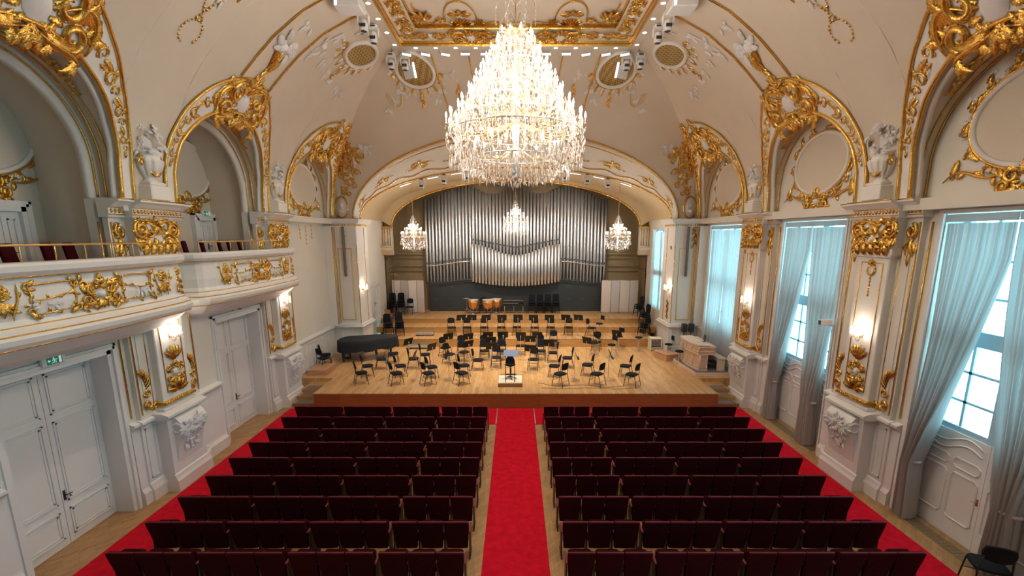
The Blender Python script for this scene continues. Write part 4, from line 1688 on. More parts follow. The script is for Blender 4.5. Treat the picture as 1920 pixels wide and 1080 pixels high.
# ------------------------------------------------------------------ doors of the left wall
def door(n, c, hw, h, x, name, both=True):
    t = thing('door_%d' % n, name, 'door', kind='structure')
    F = lambda p: (x + p[1], c + p[0], p[2])
    for q in (-1, 1):
        lf = MB(F)
        a, e = sorted((q * 0.006, q * hw))
        lf.box(a, e, -0.08, 0.0, 0.01, h)
        pan = [(0.18, 0.78), (0.95, h * 0.70), (h * 0.74, h - 0.14)] if h > 3 else [(0.15, 0.7), (0.85, h - 0.15)]
        for (z0, z1) in pan:
            for (i, d) in ((0.10, 0.022), (0.155, 0.014)):
                if e - a - 2 * i < 0.06 or z1 - z0 - 2 * (i - 0.1) < 0.1:
                    continue
                a1, e1, y0, y1 = a + i, e - i, z0 + i - 0.1, z1 - i + 0.1
                w_ = 0.03
                for (x0, x1, k0, k1) in ((a1, e1, y0, y0 + w_), (a1, e1, y1 - w_, y1), (a1, a1 + w_, y0, y1), (e1 - w_, e1, y0, y1)):
                    lf.box(x0, x1, 0, d, k0, k1)
        lf.build('door_leaf', 'white_paint', t)
    cs = MB(F)
    for q in (-1, 1):
        for (o, d, ww) in ((0.0, 0.43, 0.10), (0.10, 0.48, 0.06), (0.16, 0.45, 0.06)):
            a, e = sorted((q * (hw + o), q * (hw + o + ww)))
            cs.box(a, e, -0.08, d * (1 if h > 3 else 0.2), 0, h + o + ww)
    for (o, d, ww) in ((0.0, 0.43, 0.10), (0.10, 0.48, 0.06), (0.16, 0.45, 0.06)):
        cs.box(-hw - o - ww, hw + o + ww, -0.08, d * (1 if h > 3 else 0.2), h + o, h + o + ww)
    cs.build('casing', 'white_paint', t)
    hd = MB(F)
    hd.cbox(0.03, 0.08, 0.0, 0.015, 0.98, 1.2, 0.004)
    hd.tube([(0.055, 0.0, 1.1), (0.055, 0.06, 1.1), (0.17, 0.07, 1.1)], 0.012, 6)
    hd.build('door_handle', 'dark_plastic', t)
    return t


door(1, DOORS[1], 1.13, 3.86, -9.5, 'tall white double door under the nearest gallery on the left')
door(2, DOORS[2], 1.13, 3.86, -9.5, 'tall white double door under the second gallery on the left')
tt = door(3, 15.78, 0.36, 1.95, NB + 0.06, 'small white panelled door at the back of the second gallery')
for _c in [q for q in COL.objects if q.parent == tt]:
    _c.location.z = 5.0
tt = door(4, 9.55, 0.36, 1.95, NB + 0.06, 'small white panelled door at the back of the nearest gallery')
for _c in [q for q in COL.objects if q.parent == tt]:
    _c.location.z = 5.0
tt = door(5, 25.7, 0.66, 2.1, -8.06, 'white door on the left side wall of the stage')
for _c in [q for q in COL.objects if q.parent == tt]:
    _c.location.z = 1.55

# exit signs
def exit_sign(loc, label, w=0.30, h=0.15):
    t = thing('exit_sign', label, 'exit sign', loc)
    b = MB()
    b.cbox(-0.03, 0.03, -w / 2 - 0.08, w / 2 + 0.08, -h / 2 - 0.02, h / 2 + 0.02, 0.008)
    b.build('housing', 'white_plastic', t)
    b = MB()
    b.box(0.03, 0.036, -w / 2, w / 2, -h / 2, h / 2)
    b.build('green_panel', 'exit_green', t)
    g = MB()

    def m(u, v, n):
        return (0.037 + n * 0.05, u, v)
    k = h
    g.grid(lambda a, r: m(-0.02 + 0.09 * k * r * cos(2 * PI * a), 0.30 * k + 0.09 * k * r * sin(2 * PI * a), 0.02), 10, 1)
    for P in ([(-0.02, 0.2), (-0.06, -0.08)], [(-0.06, -0.08), (0.16, -0.2), (0.06, -0.4)], [(-0.06, -0.08), (-0.2, -0.3), (-0.42, -0.32)], [(-0.02, 0.16), (0.2, 0.04), (0.32, 0.14)], [(-0.02, 0.16), (-0.22, 0.1), (-0.3, -0.06)]):
        g.tube([m(u * k, v * k, 0.02) for (u, v) in P], 0.006, 5)
    for (a, e) in ((0.55, 0.85), (-0.9, -0.55)):
        g.box(0.036, 0.039, a * k, e * k, -0.06 * k if a < 0 else -0.42 * k, 0.06 * k if a < 0 else 0.42 * k)
    g.add([m(-0.9 * k, 0, .02), m(-0.72 * k, 0.2 * k, .02), m(-0.72 * k, -0.2 * k, .02)], [(0, 1, 2)])
    g.build('pictogram', 'exit_white', t)


exit_sign((-9.0, 8.55, 4.08), 'green running-man exit sign above the nearest left door')
exit_sign((-10.45, 15.78, 7.18), 'green exit sign above the small gallery door')
t = thing('door_closer_box', 'small grey fixture above the second left door', 'fixture', (-9.04, 14.6, 4.14))
b = MB()
b.cbox(-0.06, 0.04, -0.22, 0.22, -0.05, 0.05)
b.build('body', 'silver', t)
b = MB()
b.tube([(0.0, -0.1, 0.0), (0.12, 0.0, -0.02), (0.02, 0.15, 0.0)], 0.02, 6)
b.build('arm', 'grey_top', t)

# ------------------------------------------------------------------ windows of the right wall
def window(n, c, hw, xw, z0, zt, name, panelled=True):
    t = thing('window_%d' % n, name, 'window', kind='structure')
    F = lambda p: (xw - p[1], c + p[0], p[2])
    fr = MB(F)
    zb = 2.32
    fr.box(-hw, hw, 0, 0.10, zb, zb + 0.12)
    fr.box(-hw, hw, 0, 0.10, zt - 0.1, zt)
    for q in (-1, 1):
        a, e = sorted((q * hw, q * (hw - 0.12)))
        fr.box(a, e, 0, 0.10, zb, zt)
    fr.box(-0.13, 0.13, -0.02, 0.12, zb, zt)
    fr.box(-hw, hw, -0.02, 0.12, 4.2, 4.52)
    fr.build('window_frame', 'window_paint', t)
    mu = MB(F)
    for q in (-1, 1):
        mu.box(q * hw * 0.53 - 0.03, q * hw * 0.53 + 0.03, 0.03, 0.07, zb, zt)
    for z in (2.98, 3.62, 5.2, 5.95):
        mu.box(-hw, hw, 0.03, 0.07, z - 0.026, z + 0.026)
    mu.build('muntins', 'window_paint', t)
    g = MB(F)
    g.box(-hw + 0.05, hw - 0.05, 0.045, 0.055, zb + 0.05, zt - 0.05)
    g.build('glass', 'window_glass', t)
    if panelled:
        for q in (-1, 1):
            lf = MB(F)
            a, e = sorted((q * 0.006, q * hw))
            lf.box(a, e, 0, 0.14, z0, zb)
            md = (a + e) / 2
            for (x0, x1, k0, k1) in ((a + 0.1, md - 0.06, 0.42, 1.46), (md + 0.06, e - 0.1, 0.42, 1.46), (a + 0.1, md - 0.06, 1.58, 1.80), (md + 0.06, e - 0.1, 1.58, 1.80)):
                ch = 0.06
                pts = [(x0 + ch, k0), (x1 - ch, k0), (x1, k0 + ch), (x1, k1 - ch), (x1 - ch, k1), (x0 + ch, k1), (x0, k1 - ch), (x0, k0 + ch)]
                lf.tube([(p[0], 0.145, p[1]) for p in pts], 0.022, 5, True, False)
            pts = [(a + 0.12 + (e - a - 0.24) * i / 16, 2.0 + 0.1 * sin(PI * i / 16 * 2 + (0 if q > 0 else PI))) for i in range(17)]
            lf.tube([(p[0], 0.145, p[1]) for p in pts], 0.022, 5)
            lf.tube([(p[0], 0.145, p[1] + 0.16) for p in pts], 0.018, 5)
            lf.build('lower_panel', 'white_paint', t)
        h = MB(F)
        h.cbox(0.03, 0.07, 0.14, 0.155, 1.0, 1.15, 0.004)
        h.tube([(0.05, 0.15, 1.09), (0.05, 0.2, 1.09), (0.12, 0.2, 1.07)], 0.01, 5)
        h.build('window_handle', 'brass', t)
    return t


window(1, BAYS[1], 1.44, 9.6, 0.0, 6.9, 'tall window nearest the camera on the right wall')
window(2, BAYS[2], 1.44, 9.6, 0.0, 6.9, 'tall window between the two right pilasters')
window(3, BAYS[3], 1.44, 9.6, 0.0, 6.9, 'tall right window beside the stage')
window(4, 25.8, 1.24, 8.32, 2.3, 6.8, 'tall right window at the rear of the stage', False)
window(5, BAYS[0], 1.44, 9.6, 0.0, 6.9, 'tall right window level with the rear gallery')
window(6, -3.2, 1.44, 9.6, 0.0, 6.9, 'unseen right window added for daylight at the very rear of the hall')  # out of view, added to bring more daylight onto the left wall


def curtain(label, c, edges, x0, amp=0.085, n=14, ztop=6.70, tie=None, zb=0.03, seed=0, group='sheer window curtains'):
    """edges(z) -> (t_outer, t_inner); pleats follow the width"""
    b = MB()
    rnd = random.Random(seed)
    ph = [rnd.uniform(0, 2 * PI) for _ in range(4)]
    NU, NV = n * 8, 30

    def fn(u, v):
        z = zb + (ztop - zb) * v
        a, e = edges(z)
        y = c + a + (e - a) * u
        w_ = abs(e - a)
        k = amp * min(1.8, max(0.7, 0.9 / max(w_, 0.2)))
        x = x0 + k * sin(2 * PI * n * u + 0.5 * sin(3 * v + ph[0])) + 0.4 * k * sin(2 * PI * (n * 0.37) * u + ph[1]) + 0.02 * sin(5 * v + ph[2])
        return (x, y, z)
    b.grid(fn, NU, NV)
    o = b.build('curtain', 'sheer_curtain')
    tag(o, label, 'curtain', group)
    if tie:
        a, e = edges(tie)
        tb = MB()
        yc, r = c + (a + e) / 2, abs(e - a) / 2 + 0.03
        tb.tube([(x0 + 0.12 * cos(i * PI / 10), yc + r * sin(i * PI / 10), tie) for i in range(20)], 0.035, 6, True)
        tb.build('curtain_tie', 'curtain_tie', o)
    return o


def e_far(z):
    if z > 1.4:
        k = min(1, max(0, (6.0 - z) / 4.6))
        return (1.38 + 0.03 * k, 0.03 + 1.11 * k ** 1.06)
    return (1.42, 1.14 - 0.06 * (1.4 - z))


def e_near(z):
    if z > 1.4:
        k = min(1, max(0, (6.7 - z) / 5.3))
        return (-1.40 + 0.45 * k ** 1.6, -0.03 - 0.60 * k ** 1.8)
    return (-0.95 - 0.04 * (1.4 - z), -0.63 + 0.03 * (1.4 - z))


for k, nm in ((1, 'nearest right window'), (2, 'window between the right pilasters')):
    curtain('sheer curtain swept to the far side of the %s and tied' % nm, BAYS[k], e_far, 9.12, tie=1.4, seed=k)
    curtain('sheer curtain tied near the middle of the %s' % nm, BAYS[k], e_near, 9.14, tie=1.4, seed=k + 10)
curtain('closed sheer curtain, farther half, in the right window beside the stage', BAYS[3], lambda z: (1.42, 0.0), 9.14, 0.05, 9, zb=0.9, seed=21)
curtain('closed sheer curtain, nearer half, in the right window beside the stage', BAYS[3], lambda z: (0.0, -1.42), 9.14, 0.05, 9, zb=0.9, seed=22)
curtain('closed sheer curtain in the right window at the rear of the stage', 25.8, lambda z: (1.2, -1.2), 8.12, 0.04, 14, zb=1.7, ztop=6.65, seed=23)
for k, nm in ((1, 'nearest right window'), (2, 'window between the right pilasters'), (3, 'right window beside the stage')):
    c = BAYS[k]
    for q in (0, 1):
        b = MB()
        b.cbox(9.06, 9.09, c - 1.43 + q * 1.44, c - 0.01 + q * 1.44, 6.73, 6.88, 0.005)
        o = b.build('pelmet', 'pelmet_sheer')
        tag(o, 'thin pale pelmet strip over the %s half of the %s' % ('nearer' if q == 0 else 'farther', nm), 'pelmet', 'curtain pelmets')
t = thing('surveillance_camera', 'white box camera on the right pilaster beside the middle window', 'camera', (9.0, 12.62, 4.05))
b = MB()
b.cbox(-0.42, -0.1, -0.07, 0.07, -0.08, 0.08, 0.015)
b.build('housing', 'white_plastic', t)
b = MB()
b.cbox(-0.43, -0.40, -0.05, 0.05, -0.06, 0.06, 0.01)
b.build('lens', 'dark_plastic', t)
b = MB()
b.tube([(-0.2, 0, -0.05), (-0.1, -0.03, -0.1), (0.0, -0.05, -0.05)], 0.02, 6)
b.build('bracket', 'white_plastic', t)

# ------------------------------------------------------------------ wall sconces
def sconce(loc, nx, ny, label, power=14):
    t = thing('wall_sconce', label, 'wall lamp', loc, math.atan2(ny, nx), group='crystal wall sconces')
    b = MB()
    b.lathe([(0.0, -0.01), (0.07, 0), (0.06, 0.02), (0.02, 0.03)], (0, 0, 0), 14)
    M = Matrix.Rotation(PI / 2, 4, 'Y')
    b.V = [tuple(M @ Vector(v)) for v in b.V]
    for a in (-0.9, 0, 0.9):
        b.tube([(0.02, 0, -0.02), (0.10, 0.08 * sin(a), -0.10), (0.16 * cos(a) + 0.05, 0.2 * sin(a), -0.06), (0.17 * cos(a) + 0.05, 0.21 * sin(a), 0.02)], 0.01, 6)
    b.build('arms', 'brass', t)
    for a in (-0.9, 0, 0.9):
        b = MB()
        x, y = 0.17 * cos(a) + 0.05, 0.21 * sin(a)
        b.lathe([(0.01, 0.07), (0.028, 0.10), (0.026, 0.14), (0.006, 0.19)], (x, y, 0), 8)
        b.lathe([(0.013, 0.0), (0.013, 0.07)], (x, y, 0), 8)
        b.build('candle_bulb', 'lamp_glow', t)
    c = MB()
    for a in (-0.9, 0, 0.9):
        x, y = 0.17 * cos(a) + 0.05, 0.21 * sin(a)
        c.lathe([(0.05, 0.0), (0.03, -0.02)], (x, y, 0.02), 8)
        for i in range(6):
            an = i * PI / 3
            c.ball((x + 0.045 * cos(an), y + 0.045 * sin(an), -0.04), (0.01, 0.01, 0.035), 5, 4)
    for i in range(5):
        c.ball((0.1, 0.03 * (i - 2), -0.14 - 0.02 * (2 - abs(i - 2))), (0.012, 0.012, 0.04), 5, 4)
    c.build('crystal_drops', 'crystal', t)
    l = lamp('sconce_light', 'POINT', (0.22, 0, 0.16), power, (1.0, 0.80, 0.58), 0.05, parent=t)
    return t


for k in (1, 2):
    for s in (1, -1):
        sconce((s * 8.79, PIL[k], 4.0), -s, 0, 'lit crystal wall sconce on the %s %s pilaster' % ('nearer' if k == 1 else 'farther', 'left' if s < 0 else 'right'))
for s in (1, -1):
    sconce((s * 7.66, 22.7, 3.85), -s, 0, 'lit crystal wall sconce on the %s proscenium pier' % ('left' if s < 0 else 'right'), 11)

# ------------------------------------------------------------------ galleries on the left
def balcony(k, Y0, Y1, label):
    t = thing('balcony', label, 'balcony', group='gilded galleries on the left')
    # plan path of the front and its outward normals
    path = [(-9.05, Y0 - 0.22), (-8.80, Y0 - 0.16), (-8.52, Y0 - 0.05)]
    N = 26
    for i in range(N + 1):
        u = i / N
        path.append((-8.32 + 0.13 * sin(PI * u) + (0.0 if 0.04 < u < 0.96 else -0.06), Y0 + 0.08 + (Y1 - Y0 - 0.16) * u))
    path += [(-8.55, Y1 + 0.08), (-8.82, Y1 + 0.14)]
    P = [Vector((a, e, 0)) for a, e in path]
    nrm = []
    for i in range(len(P)):
        d = (P[min(i + 1, len(P) - 1)] - P[max(i - 1, 0)]).normalized()
        nrm.append(Vector((d.y, -d.x, 0)))

    def band(mb, prof):
        vs = []
        for i in range(len(P)):
            for (d, z) in prof:
                q = P[i] + nrm[i] * d
                vs.append((q.x, q.y, z))
        n = len(prof)
        f = [(i * n + j, (i + 1) * n + j, (i + 1) * n + j + 1, i * n + j + 1) for i in range(len(P) - 1) for j in range(n - 1)]
        mb.add(vs, f)
    b = MB()
    band(b, [(-0.62, 4.18), (-0.34, 4.32), (-0.16, 4.46), (-0.06, 4.56), (0.04, 4.60), (0.10, 4.68), (0.12, 4.77), (0.06, 4.82), (0.04, 4.90), (-0.04, 4.94), (-0.07, 5.02)])
    b.build('cornice', 'white_plaster', t)
    b = MB()
    band(b, [(-0.07, 5.02), (-0.10, 5.06), (-0.06, 5.3), (-0.07, 5.6), (-0.10, 5.74)])
    b.build('parapet', 'white_plaster', t)
    b = MB()
    band(b, [(-0.10, 5.74), (-0.02, 5.78), (0.05, 5.86), (0.06, 5.95), (0.0, 6.0), (-0.42, 6.0), (-0.42, 5.0)])
    b.build('top_rim', 'white_paint', t)

    # arc-length style mapping on the front
    fr = P[3:-2]

    def m(u, v, n):
        x = (u - (Y0 + 0.08)) / (Y1 - Y0 - 0.16) * N
        i = min(N - 1, max(0, int(x)))
        q = fr[i] + (fr[i + 1] - fr[i]) * (x - i)
        nn = nrm[3 + i]
        q = q + nn * (-0.07 + n)
        return (q.x, q.y, v)
    g, w = MB(), MB()
    yc = (Y0 + Y1) / 2
    cartouche(g, w, m, yc, 5.36, 0.85, 0.72)
    for q in (-1, 1):
        for (a, e) in ((0.5, 1.32),):
            u0, u1 = yc + q * a, yc + q * e
            um = (u0 + u1) / 2
            bez(g, m, [(u0, 5.62), (u0 + q * 0.1, 5.3), (u0 - q * 0.05, 5.5), (u0 + q * 0.05, 5.15)], 0.03)
            bez(g, m, [(u1, 5.62), (u1 - q * 0.1, 5.3), (u1 + q * 0.05, 5.5), (u1 - q * 0.05, 5.15)], 0.03)
            bez(g, m, [(u0, 5.62), (um, 5.66), (um, 5.62), (u1, 5.62)], 0.028, 12, False)
            bez(g, m, [(u0 + q * 0.02, 5.12), (um, 5.16), (um, 5.08), (u1, 5.12)], 0.024)
            bez(g, m, [(u0, 5.4), (um - q * 0.2, 5.5), (um + q * 0.1, 5.25), (u1, 5.4)], 0.024)
            for (uu, vv, a0) in ((u0, 5.58, 2.3), (u1, 5.58, 0.8), (u0, 5.15, 3.8), (u1, 5.15, 5.4)):
                scroll(g, m, uu, vv, 0.08, a0, 1.1, 0.022)
                leaf(g, m, uu, vv, a0, 0.18, 0.045, 0.05)
            bouquet(w, m, um + q * 0.1, 5.27, 0.26, 0.06, 9, 0.05, int(q * 3 + k))
        # shell clusters at the outer ends
        ue = yc + q * 1.72
        flower(g, m, ue, 5.55, 0.13, 7)
        shell(g, m, ue, 5.42, 0.20, 0.3, PI - 0.3, 7, 0.06)
        for i in range(5):
            leaf(g, m, ue, 5.36, -PI / 2 + (i - 2) * 0.5, 0.24, 0.05, 0.05)
        bez(g, m, [(ue - 0.24, 5.66), (ue - 0.28, 5.3), (ue - 0.1, 5.25), (ue - 0.12, 5.06)], 0.03)
        bez(g, m, [(ue + 0.24, 5.66), (ue + 0.28, 5.3), (ue + 0.1, 5.25), (ue + 0.12, 5.06)], 0.03)
        bez(g, m, [(yc + q * 0.45, 5.55), (yc + q * 0.25, 5.75), (yc + q * 0.2, 5.2), (yc + q * 0.1, 5.05)], 0.04)
    ue = Y1 - 0.22
    for i in range(6):
        leaf(g, m, ue, 5.5 - 0.07 * i, -PI / 2 + (0.6 if i % 2 else -0.6), 0.18, 0.045, 0.05)
    flower(g, m, ue, 5.58, 0.1)
    for (d, z) in ((0.045, 4.60), (0.06, 4.83), (-0.05, 4.95), (-0.02, 5.77)):
        g.tube([tuple(P[i] + nrm[i] * d + Vector((0, 0, z))) for i in range(len(P))], 0.014, 5)
    # gilt work on the underside
    for i in range(9):
        u = yc - 1.6 + 0.4 * i

        def mu(x, y, n, u=u):
            return (-8.66 + y * 0.6, u + x, 4.42 + y * 0.35 - n)
        leaf(g, mu, 0, 0, 0.3, 0.2, 0.06, 0.05)
        leaf(g, mu, 0, 0, PI - 0.3, 0.2, 0.06, 0.05)
        if i % 2 == 0:
            flower(g, mu, 0, 0, 0.08)
    build_split(g, 'gilt_ornament', 'gold', t)
    build_split(w, 'stucco_flower', 'stucco_white', t)
    # brass rail
    r = MB()
    pts = [(p[0] - 0.22, p[1]) for p in path[3:-2] if p[1] < PIL[k] - 0.65 and p[1] > Y0 + 0.1]
    r.tube([(a, e, 6.29) for a, e in pts], 0.022, 8)
    r.build('handrail', 'brass', t)
    for i in range(0, len(pts), max(1, len(pts) // 6)):
        q = MB()
        q.tube([(pts[i][0], pts[i][1], 5.99), (pts[i][0], pts[i][1], 6.28)], 0.014, 6)
        q.build('rail_post', 'brass', t)


balcony(1, 6.4, 11.6, 'white gilded balcony front nearest the camera on the left wall')
balcony(2, 12.2, 17.45, 'white gilded balcony front between the left pilasters')
# ------------------------------------------------------------------ carpets
def carpet(name, label, x0, x1, y0, y1, z1=0.012):
    b = MB()
    b.cbox(x0, x1, y0, y1, 0.0005, z1, 0.004)
    o = b.build('carpet', 'red_carpet')
    tag(o, label, 'carpet')
    return o


carpet('carpet', 'red carpet strip along the left wall beside the seats', -8.56, -7.30, BACK + 0.05, 14.85)
carpet('carpet', 'red carpet strip along the right wall beside the seats', 7.30, 8.56, BACK + 0.05, 14.85)
carpet('carpet', 'red carpet strip across the hall at the foot of the stage', -8.56, 8.56, 14.86, 16.36)
o = carpet('carpet_runner', 'long red carpet runner down the middle aisle to the stage', -0.67, 0.67, BACK + 0.05, 16.34, 0.02)
o.name = 'carpet_runner'
for q in (-0.69, 0.69):
    b = MB()
    b.box(q - 0.018, q + 0.018, 14.9, 16.34, 0.012, 0.024)
    b.build('edge_strip', 'silver', o)
for k, nm in ((1, 'nearest'), (2, 'middle')):
    b = MB()
    c = BAYS[k]
    b.cbox(9.0, 9.28, c - 1.3, c + 1.3, 0.0005, 0.012, 0.003)
    for i in range(24):
        b.box(9.02, 9.26, c - 1.27 + i * 0.107, c - 1.25 + i * 0.107, 0.012, 0.016)
    tag(b.build('floor_grille', 'floor_grille'), 'brown heating grille in the floor before the %s right window' % nm, 'floor grille')

# ------------------------------------------------------------------ stage, risers, steps
ST = [0.6, 1.04, 1.38, 1.67]
t = thing('stage_platform', 'wide wooden stage platform with reddish front', 'stage', kind='structure')
b = MB()
b.box(-7.65, 7.65, 16.42, 18.25, 0.05, 0.598)
b.box(-9.08, 9.08, 18.25, 24.0, 0.05, 0.598)
b.box(-8.0, 8.0, 24.0, 29.7, 0.05, 0.598)
b.build('deck', 'stage_planks', t)
b = MB()
b.cbox(-7.66, 7.66, 16.39, 16.42, 0.0, 0.56, 0.004)
b.box(-7.66, -7.63, 16.4, 18.2, 0, 0.57)
b.box(7.63, 7.66, 16.4, 18.2, 0, 0.57)
b.build('front_panel', 'stage_front_wood', t)
b = MB()
b.cbox(-7.68, 7.68, 16.37, 16.45, 0.56, 0.602, 0.008)
b.build('nosing', 'stage_planks', t)
RY = [23.76, 25.27, 26.39]
for i, (y, nm) in enumerate(zip(RY, ('lowest', 'middle', 'top'))):
    t = thing('stage_riser', 'long wooden %s riser step across the back of the stage' % nm, 'stage riser', group='orchestra risers')
    b = MB()
    hw = 7.45 if i < 1 else 7.9
    b.box(-hw, hw, y, 29.6, ST[i], ST[i + 1] - 0.03)
    b.build('riser_front', 'riser_wood', t)
    b = MB()
    b.cbox(-hw, hw, y - 0.015, 29.6, ST[i + 1] - 0.03, ST[i + 1], 0.006)
    b.build('tread', 'stage_planks', t)
for s in (-1, 1):
    t = thing('stage_steps', 'wooden steps with dark treads at the %s end of the stage front' % ('left' if s < 0 else 'right'), 'steps')
    for i in range(3):
        b = MB()
        x0, x1 = sorted((s * 7.68, s * 8.55))
        b.box(x0, x1, 16.5 + 0.42 * i, 18.25, 0.15 * i, 0.15 * (i + 1) - 0.003)
        b.build('step', 'riser_wood', t)
        q = MB()
        a, e = sorted((s * 7.78, s * 8.45))
        q.cbox(a, e, 16.53 + 0.42 * i, 16.53 + 0.36 + 0.42 * i, 0.15 * (i + 1) - 0.003, 0.15 * (i + 1) + 0.008, 0.003)
        q.build('rubber_tread', 'grey_top', t)

# ------------------------------------------------------------------ auditorium seats
def make_seat():
    t = thing('theatre_seat', 'x', 'seat')
    b = MB()

    def back(u, v, yo):
        x = (u - 0.5) * (0.415 + 0.075 * min(1, v * 1.25))
        z = 0.19 + 0.67 * v - 0.012 * (2 * u - 1) ** 2 * v + 0.010
        return (x, -0.15 * v + 0.15 + yo - 0.015 * (1 - (2 * u - 1) ** 2), z)
    b.grid(lambda u, v: back(u, v, -0.035), 8, 6)
    b.grid(lambda u, v: back(u, v, 0.045), 8, 6, flip=True)
    b.grid(lambda u, v: back(u, 1.0, -0.035 + 0.08 * v), 8, 1)
    b.grid(lambda u, v: back(u, 0.0, 0.045 - 0.08 * v), 8, 1)
    for q in (0, 1):
        b.grid(lambda u, v: back(q, u, (-0.035 + 0.08 * v)), 6, 1, flip=not q)
    b.build('backrest', 'maroon_velvet', t)
    b = MB()
    b.tube([(lambda p: (p[0], p[1], p[2] + 0.004))(back(i / 8, 1.0, 0.0)) for i in range(9)], 0.014, 6)
    b.build('highlight_piping', 'maroon_piping', t)
    b = MB()
    b.obox((0, 0.24, 0.50), (0.43, 0.10, 0.46), 0, -0.12, 0.03)
    b.build('seat_cushion', 'maroon_velvet', t)
    for q in (-1, 1):
        b = MB()
        b.cbox(q * 0.253 - 0.022, q * 0.253 + 0.022, 0.06, 0.40, 0.56, 0.60, 0.01)
        b.build('armrest', 'maroon_piping', t)
        b = MB()
        b.cbox(q * 0.253 - 0.014, q * 0.253 + 0.014, 0.10, 0.30, 0.0, 0.56, 0.006)
        b.cbox(q * 0.253 - 0.016, q * 0.253 + 0.016, 0.02, 0.40, 0.0, 0.03, 0.005)
        b.build('leg', 'dark_wood', t)
    remember(t)
    return t


seat0 = make_seat()
first = True
for r in range(9):
    y = 14.35 - 0.89 * r
    for s in (-1, 1):
        for k in range(12):
            x = s * (0.925 + 0.26 + 0.515 * k + 0.085 * (k // 3))
            where = 'against the carpet runner' if k == 0 else ('at the %s wall end' % ('left' if s < 0 else 'right') if k == 11 else '%s from the carpet runner' % ordinal(k))
            lab = 'dark red theatre seat, %s block, %s row from the stage, %s' % ('left' if s < 0 else 'right', ordinal(r), where)
            if first:
                seat0.location = (x, y, 0)
                seat0['label'] = lab
                seat0['group'] = 'rows of dark red theatre seats'
                first = False
            else:
                dup(seat0, (x, y, 0), 0, lab, 'rows of dark red theatre seats')


# ------------------------------------------------------------------ orchestra chairs and music stands
def make_chair():
    t = thing('orchestra_chair', 'x', 'chair')
    b = MB()
    n = 20
    ring = []
    for z, k in ((0.44, 0.92), (0.455, 1.0), (0.475, 1.0), (0.49, 0.93)):
        for i in range(n):
            a = 2 * PI * i / n
            c, s_ = cos(a), sin(a)
            ring.append((0.235 * k * (abs(c) ** 0.6) * (1 if c > 0 else -1), 0.225 * k * (abs(s_) ** 0.6) * (1 if s_ > 0 else -1), z))
    f = [tuple(range(n - 1, -1, -1)), tuple(range(3 * n, 4 * n))]
    for r in range(3):
        for i in range(n):
            j = (i + 1) % n
            f.append((r * n + i, r * n + j, (r + 1) * n + j, (r + 1) * n + i))
    b.add(ring, f, True)
    b.build('seat', 'black_fabric', t)
    b = MB()

    def bk(u, v, o):
        a = 2 * u - 1
        x = 0.20 * a * (1 - 0.15 * (2 * v - 1) ** 2)
        return (x, -0.235 - 0.05 * v + o + 0.03 * a * a, 0.66 + 0.30 * v - 0.03 * a * a * (2 * v - 1))
    b.grid(lambda u, v: bk(u, v, -0.02), 8, 5)
    b.grid(lambda u, v: bk(u, v, 0.02), 8, 5, flip=True)
    for q in (0, 1):
        b.grid(lambda u, v: bk(u, q, -0.02 + 0.04 * v), 8, 1)
        b.grid(lambda u, v: bk(q, u, -0.02 + 0.04 * v), 5, 1)
    b.build('backrest', 'black_fabric', t)
    for q in (-1, 1):
        b = MB()
        b.tube([(q * 0.20, 0.17, 0.44), (q * 0.225, 0.23, 0.0)], 0.013, 6)
        b.build('leg', 'black_metal', t)
        b = MB()
        b.tube([(q * 0.22, -0.30, 0.0), (q * 0.20, -0.20, 0.44), (q * 0.17, -0.24, 0.75)], 0.013, 6)
        b.build('leg', 'black_metal', t)
    b = MB()
    b.tube([(-0.215, 0.20, 0.22), (0.215, 0.20, 0.22)], 0.009, 6)
    b.tube([(-0.215, -0.25, 0.2), (0.215, -0.25, 0.2)], 0.009, 6)
    b.tube([(-0.2, 0.17, 0.435), (-0.2, -0.2, 0.435)], 0.011, 6)
    b.tube([(0.2, 0.17, 0.435), (0.2, -0.2, 0.435)], 0.011, 6)
    b.build('frame_bars', 'black_metal', t)
    remember(t)
    return t


chair0 = make_chair()
chair_used = [False]


def chair(x, y, z, ang, label, group='black orchestra chairs'):
    rz = math.radians(ang - 90)
    if not chair_used[0]:
        chair_used[0] = True
        chair0.location = (x, y, z)
        chair0.rotation_euler = (0, 0, rz)
        chair0['label'] = label
        chair0['group'] = group
        return chair0
    return dup(chair0, (x, y, z), rz, label, group)


